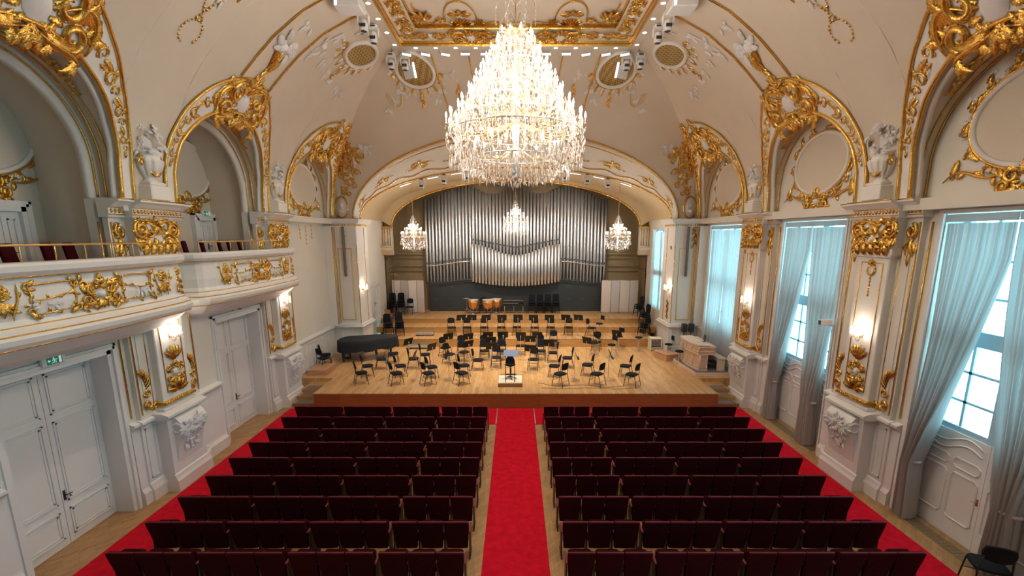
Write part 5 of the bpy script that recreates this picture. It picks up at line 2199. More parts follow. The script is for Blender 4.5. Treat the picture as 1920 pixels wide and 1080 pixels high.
CH = [
    (-6.19, 17.53, 0, 52, 'front-edge row left of the podium, outermost'), (-6.26, 18.53, 0, 56, 'left side, just behind the outermost front chair'),
    (-5.96, 19.61, 0, 40, 'left side, third back from the front edge, by the piano'), (-5.71, 20.58, 0, 55, 'left side, beside the covered piano tail'),
    (-4.77, 17.48, 0, 61, 'front-edge row left of the podium, second from the left end'), (-4.87, 18.53, 0, 66, 'second desk row on the left, second from the left end'),
    (-4.56, 19.66, 0, 52, 'left side, in front of the nearer grey-topped bench, left one'), (-4.19, 20.41, 0, 60, 'left side, in front of the nearer grey-topped bench, right one'),
    (-3.49, 17.48, 0, 70, 'front-edge row left of the podium, third from the left end'), (-3.52, 18.35, 0, 68, 'second desk row on the left, third from the left end'),
    (-2.17, 17.52, 0, 72, 'front-edge row left of the podium, closest to it'), (-2.19, 18.59, 0, 60, 'second desk row on the left, closest to the podium'),
    (-1.67, 19.45, 0, 50, 'alone left of the conductor, turned toward the rear'), (-2.42, 20.84, 0, -43, 'behind the leaning stand left of centre, facing the podium'),
    (-3.44, 21.69, 0, -40, 'far left of the woodwind rows, below the lowest riser'), (-3.06, 20.41, 0, -35, 'left of centre, one place in front of the far-left woodwind chair'),
    (-1.48, 21.05, 0, -80, 'left of centre, second line facing the conductor'), (-0.89, 19.88, 0, -90, 'directly before the podium, facing the conductor, left'),
    (-0.69, 21.05, 0, -88, 'second line facing the conductor, just left of the middle'),
    (1.63, 18.51, 0, 129, 'second desk row on the right, closest to the podium'), (1.77, 17.38, 0, 105, 'front-edge row right of the podium, closest to it'),
    (2.32, 19.81, 0, 124, 'right of the conductor, third desk back'), (1.73, 20.74, 0, 112, 'right of centre, beside the leaning stand'),
    (3.05, 18.67, 0, 121, 'second desk row on the right, second from the podium'), (3.23, 17.38, 0, 102, 'front-edge row right of the podium, second from it'),
    (4.63, 18.51, 0, 115, 'second desk row on the right, outermost'), (4.60, 17.31, 0, 105, 'front-edge row right of the podium, outermost'),
    (0.78, 19.52, 0, -100, 'directly before the podium, facing the conductor, right'),
    (-1.58, 22.10, 0, -85, 'third line facing the conductor, leftmost'), (-0.70, 22.23, 0, -88, 'third line facing the conductor, second from its left'),
    (0.24, 22.05, 0, -92, 'third line facing the conductor, second from its right'), (1.20, 22.12, 0, -96, 'third line facing the conductor, rightmost'),
    (1.20, 21.05, 0, -98, 'second line facing the conductor, right of the middle'), (-2.67, 22.0, 0, -75, 'below the lowest riser, left of the third line'),
    (1.95, 23.2, 0, -100, 'against the front of the lowest riser, right of centre'), (4.17, 22.93, 0, -110, 'against the lowest riser beside the tall stools'),
    (-3.52, 24.5, 1, -75, 'on the lowest riser, first from the left end'), (-2.67, 24.52, 1, -80, 'on the lowest riser, second from the left end'),
    (-1.73, 24.52, 1, -84, 'on the lowest riser, third from the left end'), (-0.79, 24.52, 1, -87, 'on the lowest riser, fourth from the left end'),
    (0.06, 24.60, 1, -90, 'on the lowest riser, fifth from the left end'), (1.04, 24.45, 1, -93, 'on the lowest riser, sixth from the left end'),
    (1.92, 24.52, 1, -96, 'on the lowest riser, seventh from the left end'), (2.90, 24.52, 1, -99, 'on the lowest riser, eighth from the left end'),
    (4.15, 24.4, 1, -30, 'on the lowest riser, right of the angled stand, turned sideways'),
]
for (x, y, l, a, d) in CH:
    if y < 21 and 0 < a < 180 and abs(x) > 1.4:
        dr = math.degrees(math.atan2(18.0 - y, -0.2 - x)) % 360
        a = 0.45 * a + 0.55 * (dr - 360 if dr > 270 else dr)
    chair(x, y, ST[l], a, 'black orchestra chair, ' + d)
bc = chair(8.68, 7.36, 0, 65, 'black padded chair by the curtain in the right corner nearest the camera', 'black orchestra chairs')
bc.scale = (1.15, 1.15, 1.12)


def make_stand():
    t = thing('music_stand', 'x', 'music stand')
    b = MB()
    b.obox((0, 0, 1.12), (0.50, 0.018, 0.34), 0, -0.35, 0.004)
    b.obox((0, -0.09, 0.97), (0.50, 0.07, 0.015), 0, -0.35, 0.004)
    b.build('desk', 'black_metal', t)
    b = MB()
    b.tube([(0, 0.035, 1.08), (0, 0.05, 0.9), (0, 0.05, 0.08)], 0.011, 6)
    b.build('pole', 'silver', t)
    b = MB()
    for i in range(3):
        a = i * 2 * PI / 3 + 0.5
        b.tube([(0, 0.05, 0.16), (0.25 * cos(a), 0.05 + 0.25 * sin(a), 0.012)], 0.009, 6)
    b.build('base', 'silver', t)
    b = MB()
    b.ball((0, 0.04, 1.08), (0.028, 0.02, 0.028), 8, 5)
    b.build('hub', 'brass', t)
    remember(t)
    return t


stand0 = make_stand()
STN = [(-2.92, 23.95, 1, 'on the lowest riser, first from the left'), (-2.35, 23.95, 1, 'on the lowest riser, second from the left'), (-1.58, 23.95, 1, 'on the lowest riser, third from the left'),
       (-0.74, 23.95, 1, 'on the lowest riser, fourth from the left'), (0.12, 24.0, 1, 'on the lowest riser, fifth from the left'), (0.95, 23.95, 1, 'on the lowest riser, sixth from the left'),
       (1.80, 23.95, 1, 'on the lowest riser, seventh from the left'), (2.68, 23.95, 1, 'on the lowest riser, eighth from the left'), (3.35, 23.95, 1, 'on the lowest riser, ninth, turned to the right'),
       (-3.24, 21.3, 0, 'below the riser, far left of the woodwind lines'), (-2.28, 21.3, 0, 'below the riser, left of the third chair line'), (-1.35, 21.62, 0, 'before the third chair line, leftmost'),
       (-0.62, 21.68, 0, 'before the third chair line, second from its left'), (-1.15, 20.5, 0, 'before the second chair line, left of the middle'), (0.25, 21.55, 0, 'before the third chair line, second from its right'),
       (0.68, 20.75, 0, 'before the second chair line, right of the middle'), (1.05, 21.6, 0, 'before the third chair line, rightmost'), (0.62, 18.95, 0, 'right of the podium, close before the conductor'),
       (-1.06, 19.35, 0, 'left of the podium, close before the conductor'), (-2.11, 19.75, 0, 'leaning, beside the lone chair left of the conductor'), (-5.35, 18.0, 0, 'between the two outermost left desks'),
       (-4.1, 17.9, 0, 'between the second and third left front chairs'), (-2.8, 17.95, 0, 'between the third and fourth left front chairs'), (2.45, 17.9, 0, 'between the first two right front chairs'),
       (3.85, 17.95, 0, 'between the last two right front chairs'), (3.29, 20.43, 0, 'tilted, right of centre near the tall stools'), (5.0, 22.0, 0, 'tilted, near the right end of the lowest riser'),
       (1.5, 19.9, 0, 'leaning, beside the third right desk'), (-3.64, 19.2, 0, 'leaning, before the nearer grey-topped bench'), (-4.9, 20.2, 0, 'tilted, at the tail of the piano')]
for i, (x, y, l, d) in enumerate(STN):
    face = math.atan2(18.0 - y, -x * 0.6) if y > 18.6 else math.atan2(0.4, -x)
    rz = face + PI - PI / 2 + PI if y > 18.6 else face - PI / 2
    rz += random.Random(i).uniform(-0.15, 0.15)
    lab = 'black music stand ' + d
    if i == 0:
        stand0.location = (x, y, ST[l])
        stand0.rotation_euler = (0, 0, rz)
        stand0['label'] = lab
        stand0['group'] = 'black music stands'
    else:
        dup(stand0, (x, y, ST[l]), rz, lab, 'black music stands')


def stool(x, y, z, ang, h, label):
    t = thing('musician_stool', label, 'stool', (x, y, z), math.radians(ang - 90), group='tall musician stools')
    b = MB()
    b.lathe([(0.16, h - 0.03), (0.19, h - 0.02), (0.195, h + 0.01), (0.17, h + 0.035)], (0, 0, 0), 18)
    b.build('seat', 'black_fabric', t)
    b = MB()
    b.grid(lambda u, v: (0.17 * (2 * u - 1), -0.2 + 0.03 * (2 * u - 1) ** 2, h + 0.2 + 0.22 * v), 6, 4)
    b.grid(lambda u, v: (0.17 * (2 * u - 1), -0.235 + 0.03 * (2 * u - 1) ** 2, h + 0.2 + 0.22 * v), 6, 4, flip=True)
    b.build('backrest', 'black_fabric', t)
    b = MB()
    b.tube([(0, -0.05, h - 0.03), (0, -0.2, h + 0.02), (0, -0.225, h + 0.3)], 0.012, 6)
    b.tube([(0, 0, h - 0.03), (0, 0, 0.08)], 0.022, 8)
    b.build('post', 'silver', t)
    for i in range(5):
        a = i * 2 * PI / 5
        b = MB()
        b.tube([(0, 0, 0.1), (0.26 * cos(a), 0.26 * sin(a), 0.03)], 0.014, 6)
        b.ball((0.26 * cos(a), 0.26 * sin(a), 0.025), 0.024, 6, 4)
        b.build('foot', 'silver', t)


stool(4.55, 24.3, 1.04, 200, 0.72, 'tall black stool on the lowest riser, right of the chairs')
stool(5.35, 23.0, 0.6, 215, 0.74, 'tall black stool at the lowest riser, beside the tilted stand')
stool(4.65, 21.45, 0.6, 210, 0.66, 'black stool with chrome foot on the open floor right of centre')
stool(6.35, 22.9, 0.6, 205, 0.70, 'tall black stool in front of the white cabinet at the right')
stool(3.9, 22.0, 0.6, 205, 0.62, 'black stool behind the tilted stand, right of centre')
stool(7.55, 20.35, 0.6, 150, 0.62, 'black stool by the wooden bench at the pale console')
stool(7.6, 22.0, 0.6, 180, 0.55, 'black stool between the console and the right pier')

# conductor
t = thing('conductor_podium', 'low square wooden podium with grey carpet top', 'podium', (-0.22, 17.58, 0.6))
b = MB()
b.cbox(-0.48, 0.48, -0.5, 0.5, 0, 0.16, 0.01)
b.build('base', 'riser_wood', t)
b = MB()
b.cbox(-0.47, 0.47, -0.49, 0.49, 0.16, 0.185, 0.005)
b.build('carpet_top', 'drum_skin', t)
t = thing('conductor_rail', 'black tubular rail standing at the front of the podium', 'rail', (-0.22, 17.2, 0.785))
b = MB()
for q in (-0.18, 0.18):
    b.tube([(q, -0.05, 0.0), (q, -0.05, 0.72)], 0.016, 6)
b.tube([(-0.22, -0.05, 0.72), (0.22, -0.05, 0.72)], 0.016, 6)
b.build('frame', 'black_metal', t)
b = MB()
b.tube([(-0.18, -0.05, 0.60), (0.18, -0.05, 0.60)], 0.012, 6)
b.build('crossbar', 'chrome', t)
t = thing('conductor_stool', 'black conductor stool with rounded back on the podium', 'stool', (-0.22, 17.62, 0.785))
b = MB()
b.lathe([(0.17, 0.55), (0.2, 0.57), (0.2, 0.61), (0.17, 0.63)], (0, 0, 0), 20)
b.build('seat', 'black_fabric', t)
b = MB()
for o in (-0.22, -0.26):
    b.grid(lambda u, v: (0.19 * (2 * u - 1) * math.sqrt(max(0.02, 1 - 0.75 * v * v)), o + 0.04 * (2 * u - 1) ** 2, 0.70 + 0.28 * v), 8, 6)
b.build('backrest', 'black_fabric', t)
b = MB()
b.tube([(0, 0, 0.55), (0, 0, 0.06)], 0.025, 8)
b.tube([(0, -0.1, 0.55), (0, -0.24, 0.6), (0, -0.245, 0.85)], 0.014, 6)
for i in range(5):
    b.tube([(0, 0, 0.1), (0.24 * cos(i * 1.2566), 0.24 * sin(i * 1.2566), 0.02)], 0.016, 6)
b.build('base', 'black_metal', t)
t = thing('conductor_desk', 'wide music desk with bluish light painted on its top in front of the conductor', 'music stand', (-0.2, 18.55, 0.6))
b = MB()
b.obox((0, 0, 1.0), (0.62, 0.42, 0.02), 0, 0.45, 0.005)
b.build('desk_top', 'blue_lit_page', t)
b = MB()
b.tube([(0, 0.05, 0.95), (0, 0.05, 0.06)], 0.02, 8)
b.obox((0, 0.05, 0.02), (0.45, 0.35, 0.03), 0, 0, 0.01)
b.build('pole', 'black_metal', t)

# floor cables
for k, pts in enumerate(([(0.9, 17.6), (1.6, 17.2), (2.6, 17.35), (3.6, 17.05), (4.3, 17.2)], [(1.0, 17.0), (1.9, 16.9), (2.9, 17.0), (4.0, 16.85), (4.7, 17.0)])):
    b = MB()
    P = []
    for i in range(41):
        x = i / 40 * (len(pts) - 1)
        j = min(len(pts) - 2, int(x))
        f = x - j
        f = f * f * (3 - 2 * f)
        P.append((pts[j][0] + (pts[j + 1][0] - pts[j][0]) * (x - j), pts[j][1] + (pts[j + 1][1] - pts[j][1]) * f, 0.608))
    b.tube(P, 0.008, 5)
    tag(b.build('cable', 'dark_wood'), 'thin dark cable on the stage floor under the right front chairs, %s strand' % ('farther' if k == 0 else 'nearer'), 'cable')

# ------------------------------------------------------------------ covered grand piano
t = thing('grand_piano', 'grand piano under a dark fitted cover at the left of the stage', 'piano', (-7.2, 21.3, 0.6))
out = [(-1.25, -0.75), (-1.2, 0.45), (-0.3, 0.68), (0.6, 1.0), (1.1, 0.95), (1.42, 0.65), (1.35, 0.25), (0.9, 0.02), (0.55, -0.28), (0.25, -0.62), (-0.3, -0.80)]


def smooth_loop(P, it=2):
    for _ in range(it):
        Q = []
        for i in range(len(P)):
            a, e = P[i], P[(i + 1) % len(P)]
            Q += [(a[0] * 0.75 + e[0] * 0.25, a[1] * 0.75 + e[1] * 0.25), (a[0] * 0.25 + e[0] * 0.75, a[1] * 0.25 + e[1] * 0.75)]
        P = Q
    return P


lo = smooth_loop(out)
b = MB()
n = len(lo)
V, Fc = [], []
for j, (z, k) in enumerate(((1.03, 0.97), (1.01, 1.0), (0.85, 1.01), (0.68, 1.02), (0.50, 1.03))):
    for i, (x, y) in enumerate(lo):
        w_ = 1 + (0.012 * sin(i * 1.7) * j / 4)
        V.append((x * k * w_, y * k * w_, z + (0.035 * sin(i * 0.9) + 0.02 * sin(i * 2.3) if j == 4 else 0)))
for j in range(4):
    for i in range(n):
        l = (i + 1) % n
        Fc.append(((j + 1) * n + i, (j + 1) * n + l, j * n + l, j * n + i))
Fc.append(tuple(range(n)))
b.add(V, Fc, True)
b.S[-1] = False
b.build('cover', 'cover_cloth', t)
b = MB()
b.prism([(x * 0.95, y * 0.95) for x, y in lo], 0.6, 0.98)
b.build('body', 'black_paint', t)
for (x, y) in ((-0.95, -0.5), (-0.9, 0.25), (1.0, 0.6)):
    b = MB()
    b.lathe([(0.05, 0.62), (0.075, 0.5), (0.05, 0.2), (0.035, 0.06), (0.05, 0.05), (0.05, 0.0)], (x, y, 0), 10)
    b.build('leg', 'black_paint', t)
b = MB()
b.tube([(-1.0, -0.15, 0.6), (-1.0, -0.15, 0.12)], 0.02, 6)
b.tube([(-0.85, -0.15, 0.6), (-0.85, -0.15, 0.12)], 0.02, 6)
b.cbox(-1.1, -0.75, -0.22, -0.08, 0.05, 0.13, 0.01)
b.build('pedal_lyre', 'black_paint', t)
chair(-8.78, 20.35, 0.6, 20, 'black chair squeezed between the left dado and the piano keyboard')
chair(-8.62, 19.75, 0.6, 60, 'black chair beside the left dado, in front of the piano keyboard')

# wooden steps box, benches, cabinet
t = thing('step_box', 'low pinkish wooden step box by the left wall at the stage edge', 'step box', (-8.45, 19.2, 0.6))
b = MB()
b.cbox(-0.42, 0.36, -0.55, 0.5, 0.0, 0.2, 0.01)
b.build('box', 'box_wood', t)
b = MB()
b.cbox(-0.44, 0.38, -0.57, 0.52, 0.2, 0.225, 0.008)
b.build('lid', 'box_wood', t)


def bench(x, y, z, label):
    t = thing('portable_step', label, 'step', (x, y, z), group='grey-topped portable steps')
    b = MB()
    b.cbox(-0.5, 0.5, -0.2, 0.22, 0.17, 0.20, 0.006)
    b.build('top', 'grey_top', t)
    b = MB()
    b.cbox(-0.5, 0.5, -0.22, -0.2, 0.08, 0.2, 0.004)
    b.build('silver_edge', 'silver', t)
    for q in (-0.44, 0.44):
        b = MB()
        b.cbox(q - 0.025, q + 0.025, -0.18, 0.2, 0.0, 0.17, 0.006)
        b.build('leg', 'dark_wood', t)


bench(-5.0, 24.6, 1.04, 'grey-topped portable step on the lowest riser, left side')
bench(-5.15, 23.42, 0.6, 'grey-topped portable step before the lowest riser, left side')

t = thing('pale_cabinet', 'small pale cabinet with open front beside the right pier', 'cabinet', (7.25, 23.05, 0.6))
b = MB()
b.cbox(-0.30, 0.30, -0.25, 0.25, 0.62, 0.66, 0.008)
b.cbox(-0.30, -0.26, -0.25, 0.25, 0.0, 0.62, 0.006)
b.cbox(0.26, 0.30, -0.25, 0.25, 0.0, 0.62, 0.006)
b.cbox(-0.26, 0.26, 0.22, 0.25, 0.0, 0.62, 0.006)
b.build('body', 'drum_skin', t)
b = MB()
b.cbox(-0.26, 0.26, -0.2, 0.2, 0.28, 0.30, 0.004)
b.cbox(-0.24, 0.24, -0.2, 0.2, 0.02, 0.2, 0.01)
b.build('shelf', 'silver', t)

# organ console on its platform
t = thing('console_platform', 'low carpet-topped platform under the pale organ console', 'platform', (8.25, 19.95, 0.6))
b = MB()
P = [(-0.78, 0.9), (-0.62, -1.4), (0.78, -1.4), (0.78, 1.3), (-0.3, 1.3)]
b.prism(P, 0.0, 0.14)
b.build('base', 'console_light', t)
b = MB()
b.prism([(x * 0.95, y * 0.97) for x, y in P], 0.14, 0.155)
b.build('carpet_top', 'grey_top', t)
t = thing('organ_console', 'pale wooden organ console with panelled curved back', 'organ console', (8.2, 19.8, 0.755))


def arcp(i, n, off, x0=-0.42, bul=0.22, y0=-1.0, y1=0.95):
    u = i / n
    return (x0 - off - bul * sin(PI * u) * 0.6 + 0.10 * (1 - u), y0 + (y1 - y0) * u)


b = MB()
n = 12
pl = [arcp(i, n, 0) for i in range(n + 1)] + [(0.0, 0.95), (0.0, -1.0)]
b.prism(pl, 0.04, 0.80)
b.build('body', 'console_wood', t)
b = MB()
pl = [arcp(i, n, 0.06) for i in range(n + 1)] + [(0.3, 0.98), (0.3, -1.04)]
b.prism(pl, 0.74, 1.08)
b.build('upper_case', 'console_wood', t)
b = MB()
pl = [arcp(i, n, 0.10) for i in range(n + 1)] + [(0.05, 1.0), (0.05, -1.07)]
b.prism(pl, 1.08, 1.13)
pl = [arcp(i, n, 0.03) for i in range(n + 1)] + [(0.02, 0.97), (0.02, -1.02)]
b.prism(pl, 0.0, 0.08)
b.prism([arcp(i, n, 0.08) for i in range(n + 1)] + [(0.3, 0.99), (0.3, -1.05)], 0.70, 0.76)
b.build('cornice', 'console_light', t)
b = MB()
for k in range(5):
    i0 = k * 3
    if k < 4:
        for z0, z1 in ((0.12, 0.16), (0.64, 0.68), (0.80, 0.83), (1.02, 1.05)):
            b.tube([(*arcp(i0 + j, n, 0.01 if z1 < 0.7 else 0.07), (z0 + z1) / 2) for j in range(4)], 0.02, 5)
    p = arcp(min(i0, n), n, 0.01)
    b.tube([(p[0], p[1], 0.1), (p[0], p[1], 0.68)], 0.035, 5)
    p = arcp(min(i0, n), n, 0.07)
    b.tube([(p[0], p[1], 0.8), (p[0], p[1], 1.06)], 0.03, 5)
for (x0, x1, z0, z1) in ((-0.3, -0.02, 0.14, 0.66), (-0.38, 0.24, 0.84, 1.02)):
    b.tube([(x0, -1.03 if z1 < 0.7 else -1.05, z0), (x1, -1.03 if z1 < 0.7 else -1.05, z0), (x1, -1.03 if z1 < 0.7 else -1.05, z1), (x0, -1.03 if z1 < 0.7 else -1.05, z1)], 0.02, 5, True, False)
b.build('panel_mouldings', 'console_light', t)
b = MB()
b.cbox(0.02, 0.32, -0.85, 0.8, 0.86, 0.90, 0.01)
b.cbox(0.05, 0.36, -0.8, 0.75, 0.78, 0.82, 0.01)
b.build('keyboards', 'dark_plastic', t)
t = thing('organ_bench', 'small pale two-tier bench behind the organ console', 'bench', (8.78, 19.3, 0.755))
b = MB()
b.cbox(-0.17, 0.17, -0.6, 0.6, 0.52, 0.58, 0.01)
b.build('seat', 'console_light', t)
for q in (-0.5, 0.5):
    b = MB()
    b.cbox(-0.16, 0.16, q - 0.04, q + 0.04, 0, 0.52, 0.01)
    b.build('side_panel', 'console_light', t)
b = MB()
b.cbox(-0.15, 0.15, -0.46, 0.46, 0.2, 0.23, 0.005)
b.build('shelf', 'dark_wood', t)
t = thing('desk_monitor', 'black slim monitor and gooseneck lamp standing on the organ console', 'monitor', (8.28, 19.45, 1.885))
b = MB()
b.obox((0, 0, 0.17), (0.36, 0.03, 0.24), 1.35, 0.1, 0.005)
b.build('screen', 'dark_plastic', t)
b = MB()
b.cbox(-0.08, 0.08, -0.08, 0.08, 0.0, 0.015, 0.004)
b.tube([(0, 0, 0.01), (0, 0, 0.12)], 0.015, 6)
b.tube([(0.02, -0.3, 0.0), (0.02, -0.3, 0.3), (-0.05, -0.3, 0.36), (-0.12, -0.28, 0.33)], 0.01, 6)
b.build('stand', 'dark_plastic', t)
for k, (x, y, sx, sy, h, nm) in enumerate(((7.15, 21.3, 0.42, 0.95, 0.3, 'longer'), (7.55, 21.6, 0.38, 0.8, 0.22, 'shorter'))):
    t = thing('wooden_bench', '%s low wooden bench box left of the organ console' % nm, 'bench', (x, y, 0.6), 0.35)
    b = MB()
    b.cbox(-sx / 2, sx / 2, -sy / 2, sy / 2, 0, h, 0.012)
    b.build('box', 'box_wood', t)
    b = MB()
    b.cbox(-sx / 2 - 0.02, sx / 2 + 0.02, -sy / 2 - 0.02, sy / 2 + 0.02, h, h + 0.03, 0.008)
    b.build('lid', 'box_wood', t)
for k, x in enumerate((8.28, 8.62)):
    t = thing('floor_monitor', 'small black loudspeaker on the dado ledge %s the right pier' % ('against' if k == 0 else 'a step away from'), 'loudspeaker', (x, 21.9, 0.6))
    b = MB()
    b.cbox(-0.11, 0.11, -0.13, 0.13, 1.2, 1.62, 0.012)
    b.build('cabinet', 'dark_plastic', t)
    b = MB()
    b.lathe([(0.16, 0), (0.16, 0.02), (0.02, 0.04), (0.02, 1.2)], (0, 0, 0), 12)
    b.build('stand', 'black_metal', t)

# ------------------------------------------------------------------ rear of the stage
def screen(x0, x1, y0, z, n, label, flip):
    t = thing('folding_screen', label, 'folding screen', (0, 0, z))
    w = (x1 - x0) / n
    for i in range(n):
        a, e = x0 + w * i, x0 + w * (i + 1) - 0.03
        ya, ye = (y0, y0 + 0.16) if (i + flip) % 2 else (y0 + 0.16, y0)
        b = MB()
        b.obox(((a + e) / 2, (ya + ye) / 2, 1.03), (math.hypot(e - a, ye - ya), 0.035, 2.02), math.atan2(ye - ya, e - a), 0, 0.006)
        b.build('panel', 'screen_white', t)
    for i in range(n + 1):
        b = MB()
        b.cbox(x0 + w * i - 0.03, x0 + w * i, y0 + 0.05, y0 + 0.3, 0.0, 0.03, 0.006)
        b.build('foot', 'dark_plastic', t)


screen(5.40, 7.72, 28.35, 1.67, 4, 'white four-panel folding screen right of the organ', 0)
screen(-7.72, -5.72, 28.35, 1.67, 4, 'white four-panel folding screen left of the organ', 1)


def stack(x, y, z, n, ang, where):
    for i in range(n):
        lab = 'black chair %s, %s' % (where, 'lowest' if i == 0 else ('topmost' if i == n - 1 else '%s from bottom' % ordinal(i)))
        if n == 1:
            lab = 'black chair ' + where
        chair(x, y, z + 0.115 * i, ang, lab, 'stacked black chairs')


stack(-7.62, 27.85, 1.67, 4, -80, 'in the outer stack before the left folding screen')
stack(-7.10, 27.85, 1.67, 4, -85, 'in the second stack before the left folding screen')
stack(-6.55, 27.75, 1.67, 1, -90, 'standing single before the left folding screen')
for k, x in enumerate((1.02, 1.52, 2.02, 2.52)):
    stack(x, 28.25, 1.67, 3, -90, 'in the %s of four stacks before the organ' % ordinal(k))
stack(7.45, 27.2, 1.67, 3, 200, 'in the rear stack at the right stage window')
stack(7.45, 25.9, 1.38, 3, 200, 'in the middle stack at the right stage window')
stack(7.05, 24.55, 1.04, 3, 200, 'in the front stack by the right pier')
stack(-6.35, 24.4, 1.04, 4, -70, 'in the right stack behind the piano')
stack(-7.0, 24.5, 1.04, 3, -60, 'in the left stack behind the piano')
t = thing('wooden_chair', 'reddish brown wooden armchair behind the piano by the left pier', 'chair', (-7.15, 25.75, 1.38), -0.6)
b = MB()
b.cbox(-0.25, 0.25, -0.24, 0.24, 0.42, 0.47, 0.015)
b.build('seat', 'dark_wood', t)
b = MB()
b.obox((0, -0.24, 0.75), (0.46, 0.04, 0.42), 0, 0.12, 0.015)
b.build('backrest', 'riser_wood', t)
for (x, y) in ((-0.22, -0.22), (0.22, -0.22), (-0.22, 0.22), (0.22, 0.22)):
    b = MB()
    b.tube([(x, y, 0.43), (x * 1.1, y * 1.1, 0)], 0.02, 6)
    b.build('leg', 'dark_wood', t)


def timpano(x, y, r, label):
    t = thing('timpani', label, 'timpani', (x, y, 1.67), group='copper timpani')
    b = MB()
    b.lathe([(0.04, 0.30), (0.55 * r, 0.34), (0.85 * r, 0.48), (0.97 * r, 0.68), (r, 0.86)], (0, 0, 0), 28)
    b.build('copper_bowl', 'copper', t)
    b = MB()
    b.lathe([(r, 0.86), (r + 0.025, 0.87), (r + 0.025, 0.895), (r, 0.90)], (0, 0, 0), 28)
    b.build('rim', 'silver', t)
    b = MB()
    b.lathe([(r * 0.98, 0.895), (r * 0.97, 0.905)], (0, 0, 0), 28)
    b.build('drum_head', 'drum_skin', t)
    for i in range(3):
        a = i * 2 * PI / 3 + 0.5
        b = MB()
        b.tube([((r + 0.02) * cos(a), (r + 0.02) * sin(a), 0.86), ((r + 0.02) * cos(a), (r + 0.02) * sin(a), 0.5), (0.6 * r * cos(a), 0.6 * r * sin(a), 0.2), (r * cos(a), r * sin(a), 0.02)], 0.014, 6)
        b.build('leg', 'chrome', t)
    b = MB()
    b.cbox(-0.09, 0.09, -r - 0.05, -0.1, 0.02, 0.08, 0.01)
    b.build('pedal', 'silver', t)


timpano(-2.62, 27.9, 0.33, 'copper timpani, leftmost of the three')
timpano(-1.72, 27.9, 0.36, 'copper timpani, middle of the three')
timpano(-1.22, 28.35, 0.33, 'copper timpani, rearmost right of the three')
chair(-2.05, 28.35, 1.67, -90, 'black chair behind the copper timpani')
t = thing('cymbal_stand', 'single cymbal on a chrome stand left of the timpani', 'cymbal', (-3.05, 28.1, 1.67))
b = MB()
b.lathe([(0.02, 0.985), (0.06, 0.975), (0.22, 0.955), (0.22, 0.952), (0.02, 0.96)], (0, 0, 0), 24)
b.build('cymbal', 'silver', t)
b = MB()
b.tube([(0, 0, 1.0), (0, 0, 0.2)], 0.011, 6)
for i in range(3):
    b.tube([(0, 0, 0.4), (0.26 * cos(i * 2.09), 0.26 * sin(i * 2.09), 0.01)], 0.011, 6)
b.build('stand', 'chrome', t)
t = thing('mallet_instrument', 'black keyboard percussion frame with silver rails at the organ base', 'percussion', (-0.12, 28.2, 1.67))
b = MB()
b.cbox(-0.62, 0.62, -0.22, 0.22, 0.50, 0.62, 0.01)
b.cbox(-0.6, 0.6, -0.2, 0.2, 0.68, 0.80, 0.01)
b.build('body', 'black_paint', t)
b = MB()
for z in (0.65, 0.84):
    b.cbox(-0.64, 0.3, -0.24, -0.2, z, z + 0.025, 0.004)
for i in range(18):
    b.cbox(-0.58 + i * 0.065, -0.53 + i * 0.065, -0.19, 0.19 - 0.008 * i, 0.80, 0.815, 0.003)
b.build('bars', 'silver', t)
for q in (-0.58, 0.0, 0.58):
    b = MB()
    b.tube([(q, -0.15, 0.5), (q, -0.15, 0.0)], 0.018, 6)
    b.tube([(q, 0.15, 0.5), (q, 0.15, 0.0)], 0.018, 6)
    b.build('leg', 'silver', t)
t = thing('gong_stand', 'thin tall black stand with a small gilt top in front of the left screen', 'stand', (-7.35, 27.4, 1.67))
b = MB()
b.tube([(0, 0, 0.0), (0, 0, 2.5)], 0.016, 6)
b.lathe([(0.2, 0), (0.2, 0.02), (0.03, 0.04)], (0, 0, 0), 14)
b.build('pole', 'black_metal', t)
b = MB()
for a in (0.3, 0.9, PI - 0.3, PI - 0.9):
    b.tube([(0, 0, 2.45), (0.2 * cos(a), 0, 2.4 + 0.22 * sin(a)), (0.3 * cos(a), 0, 2.36 + 0.2 * sin(a))], 0.02, 6)
b.build('gilt_top', 'gold', t)

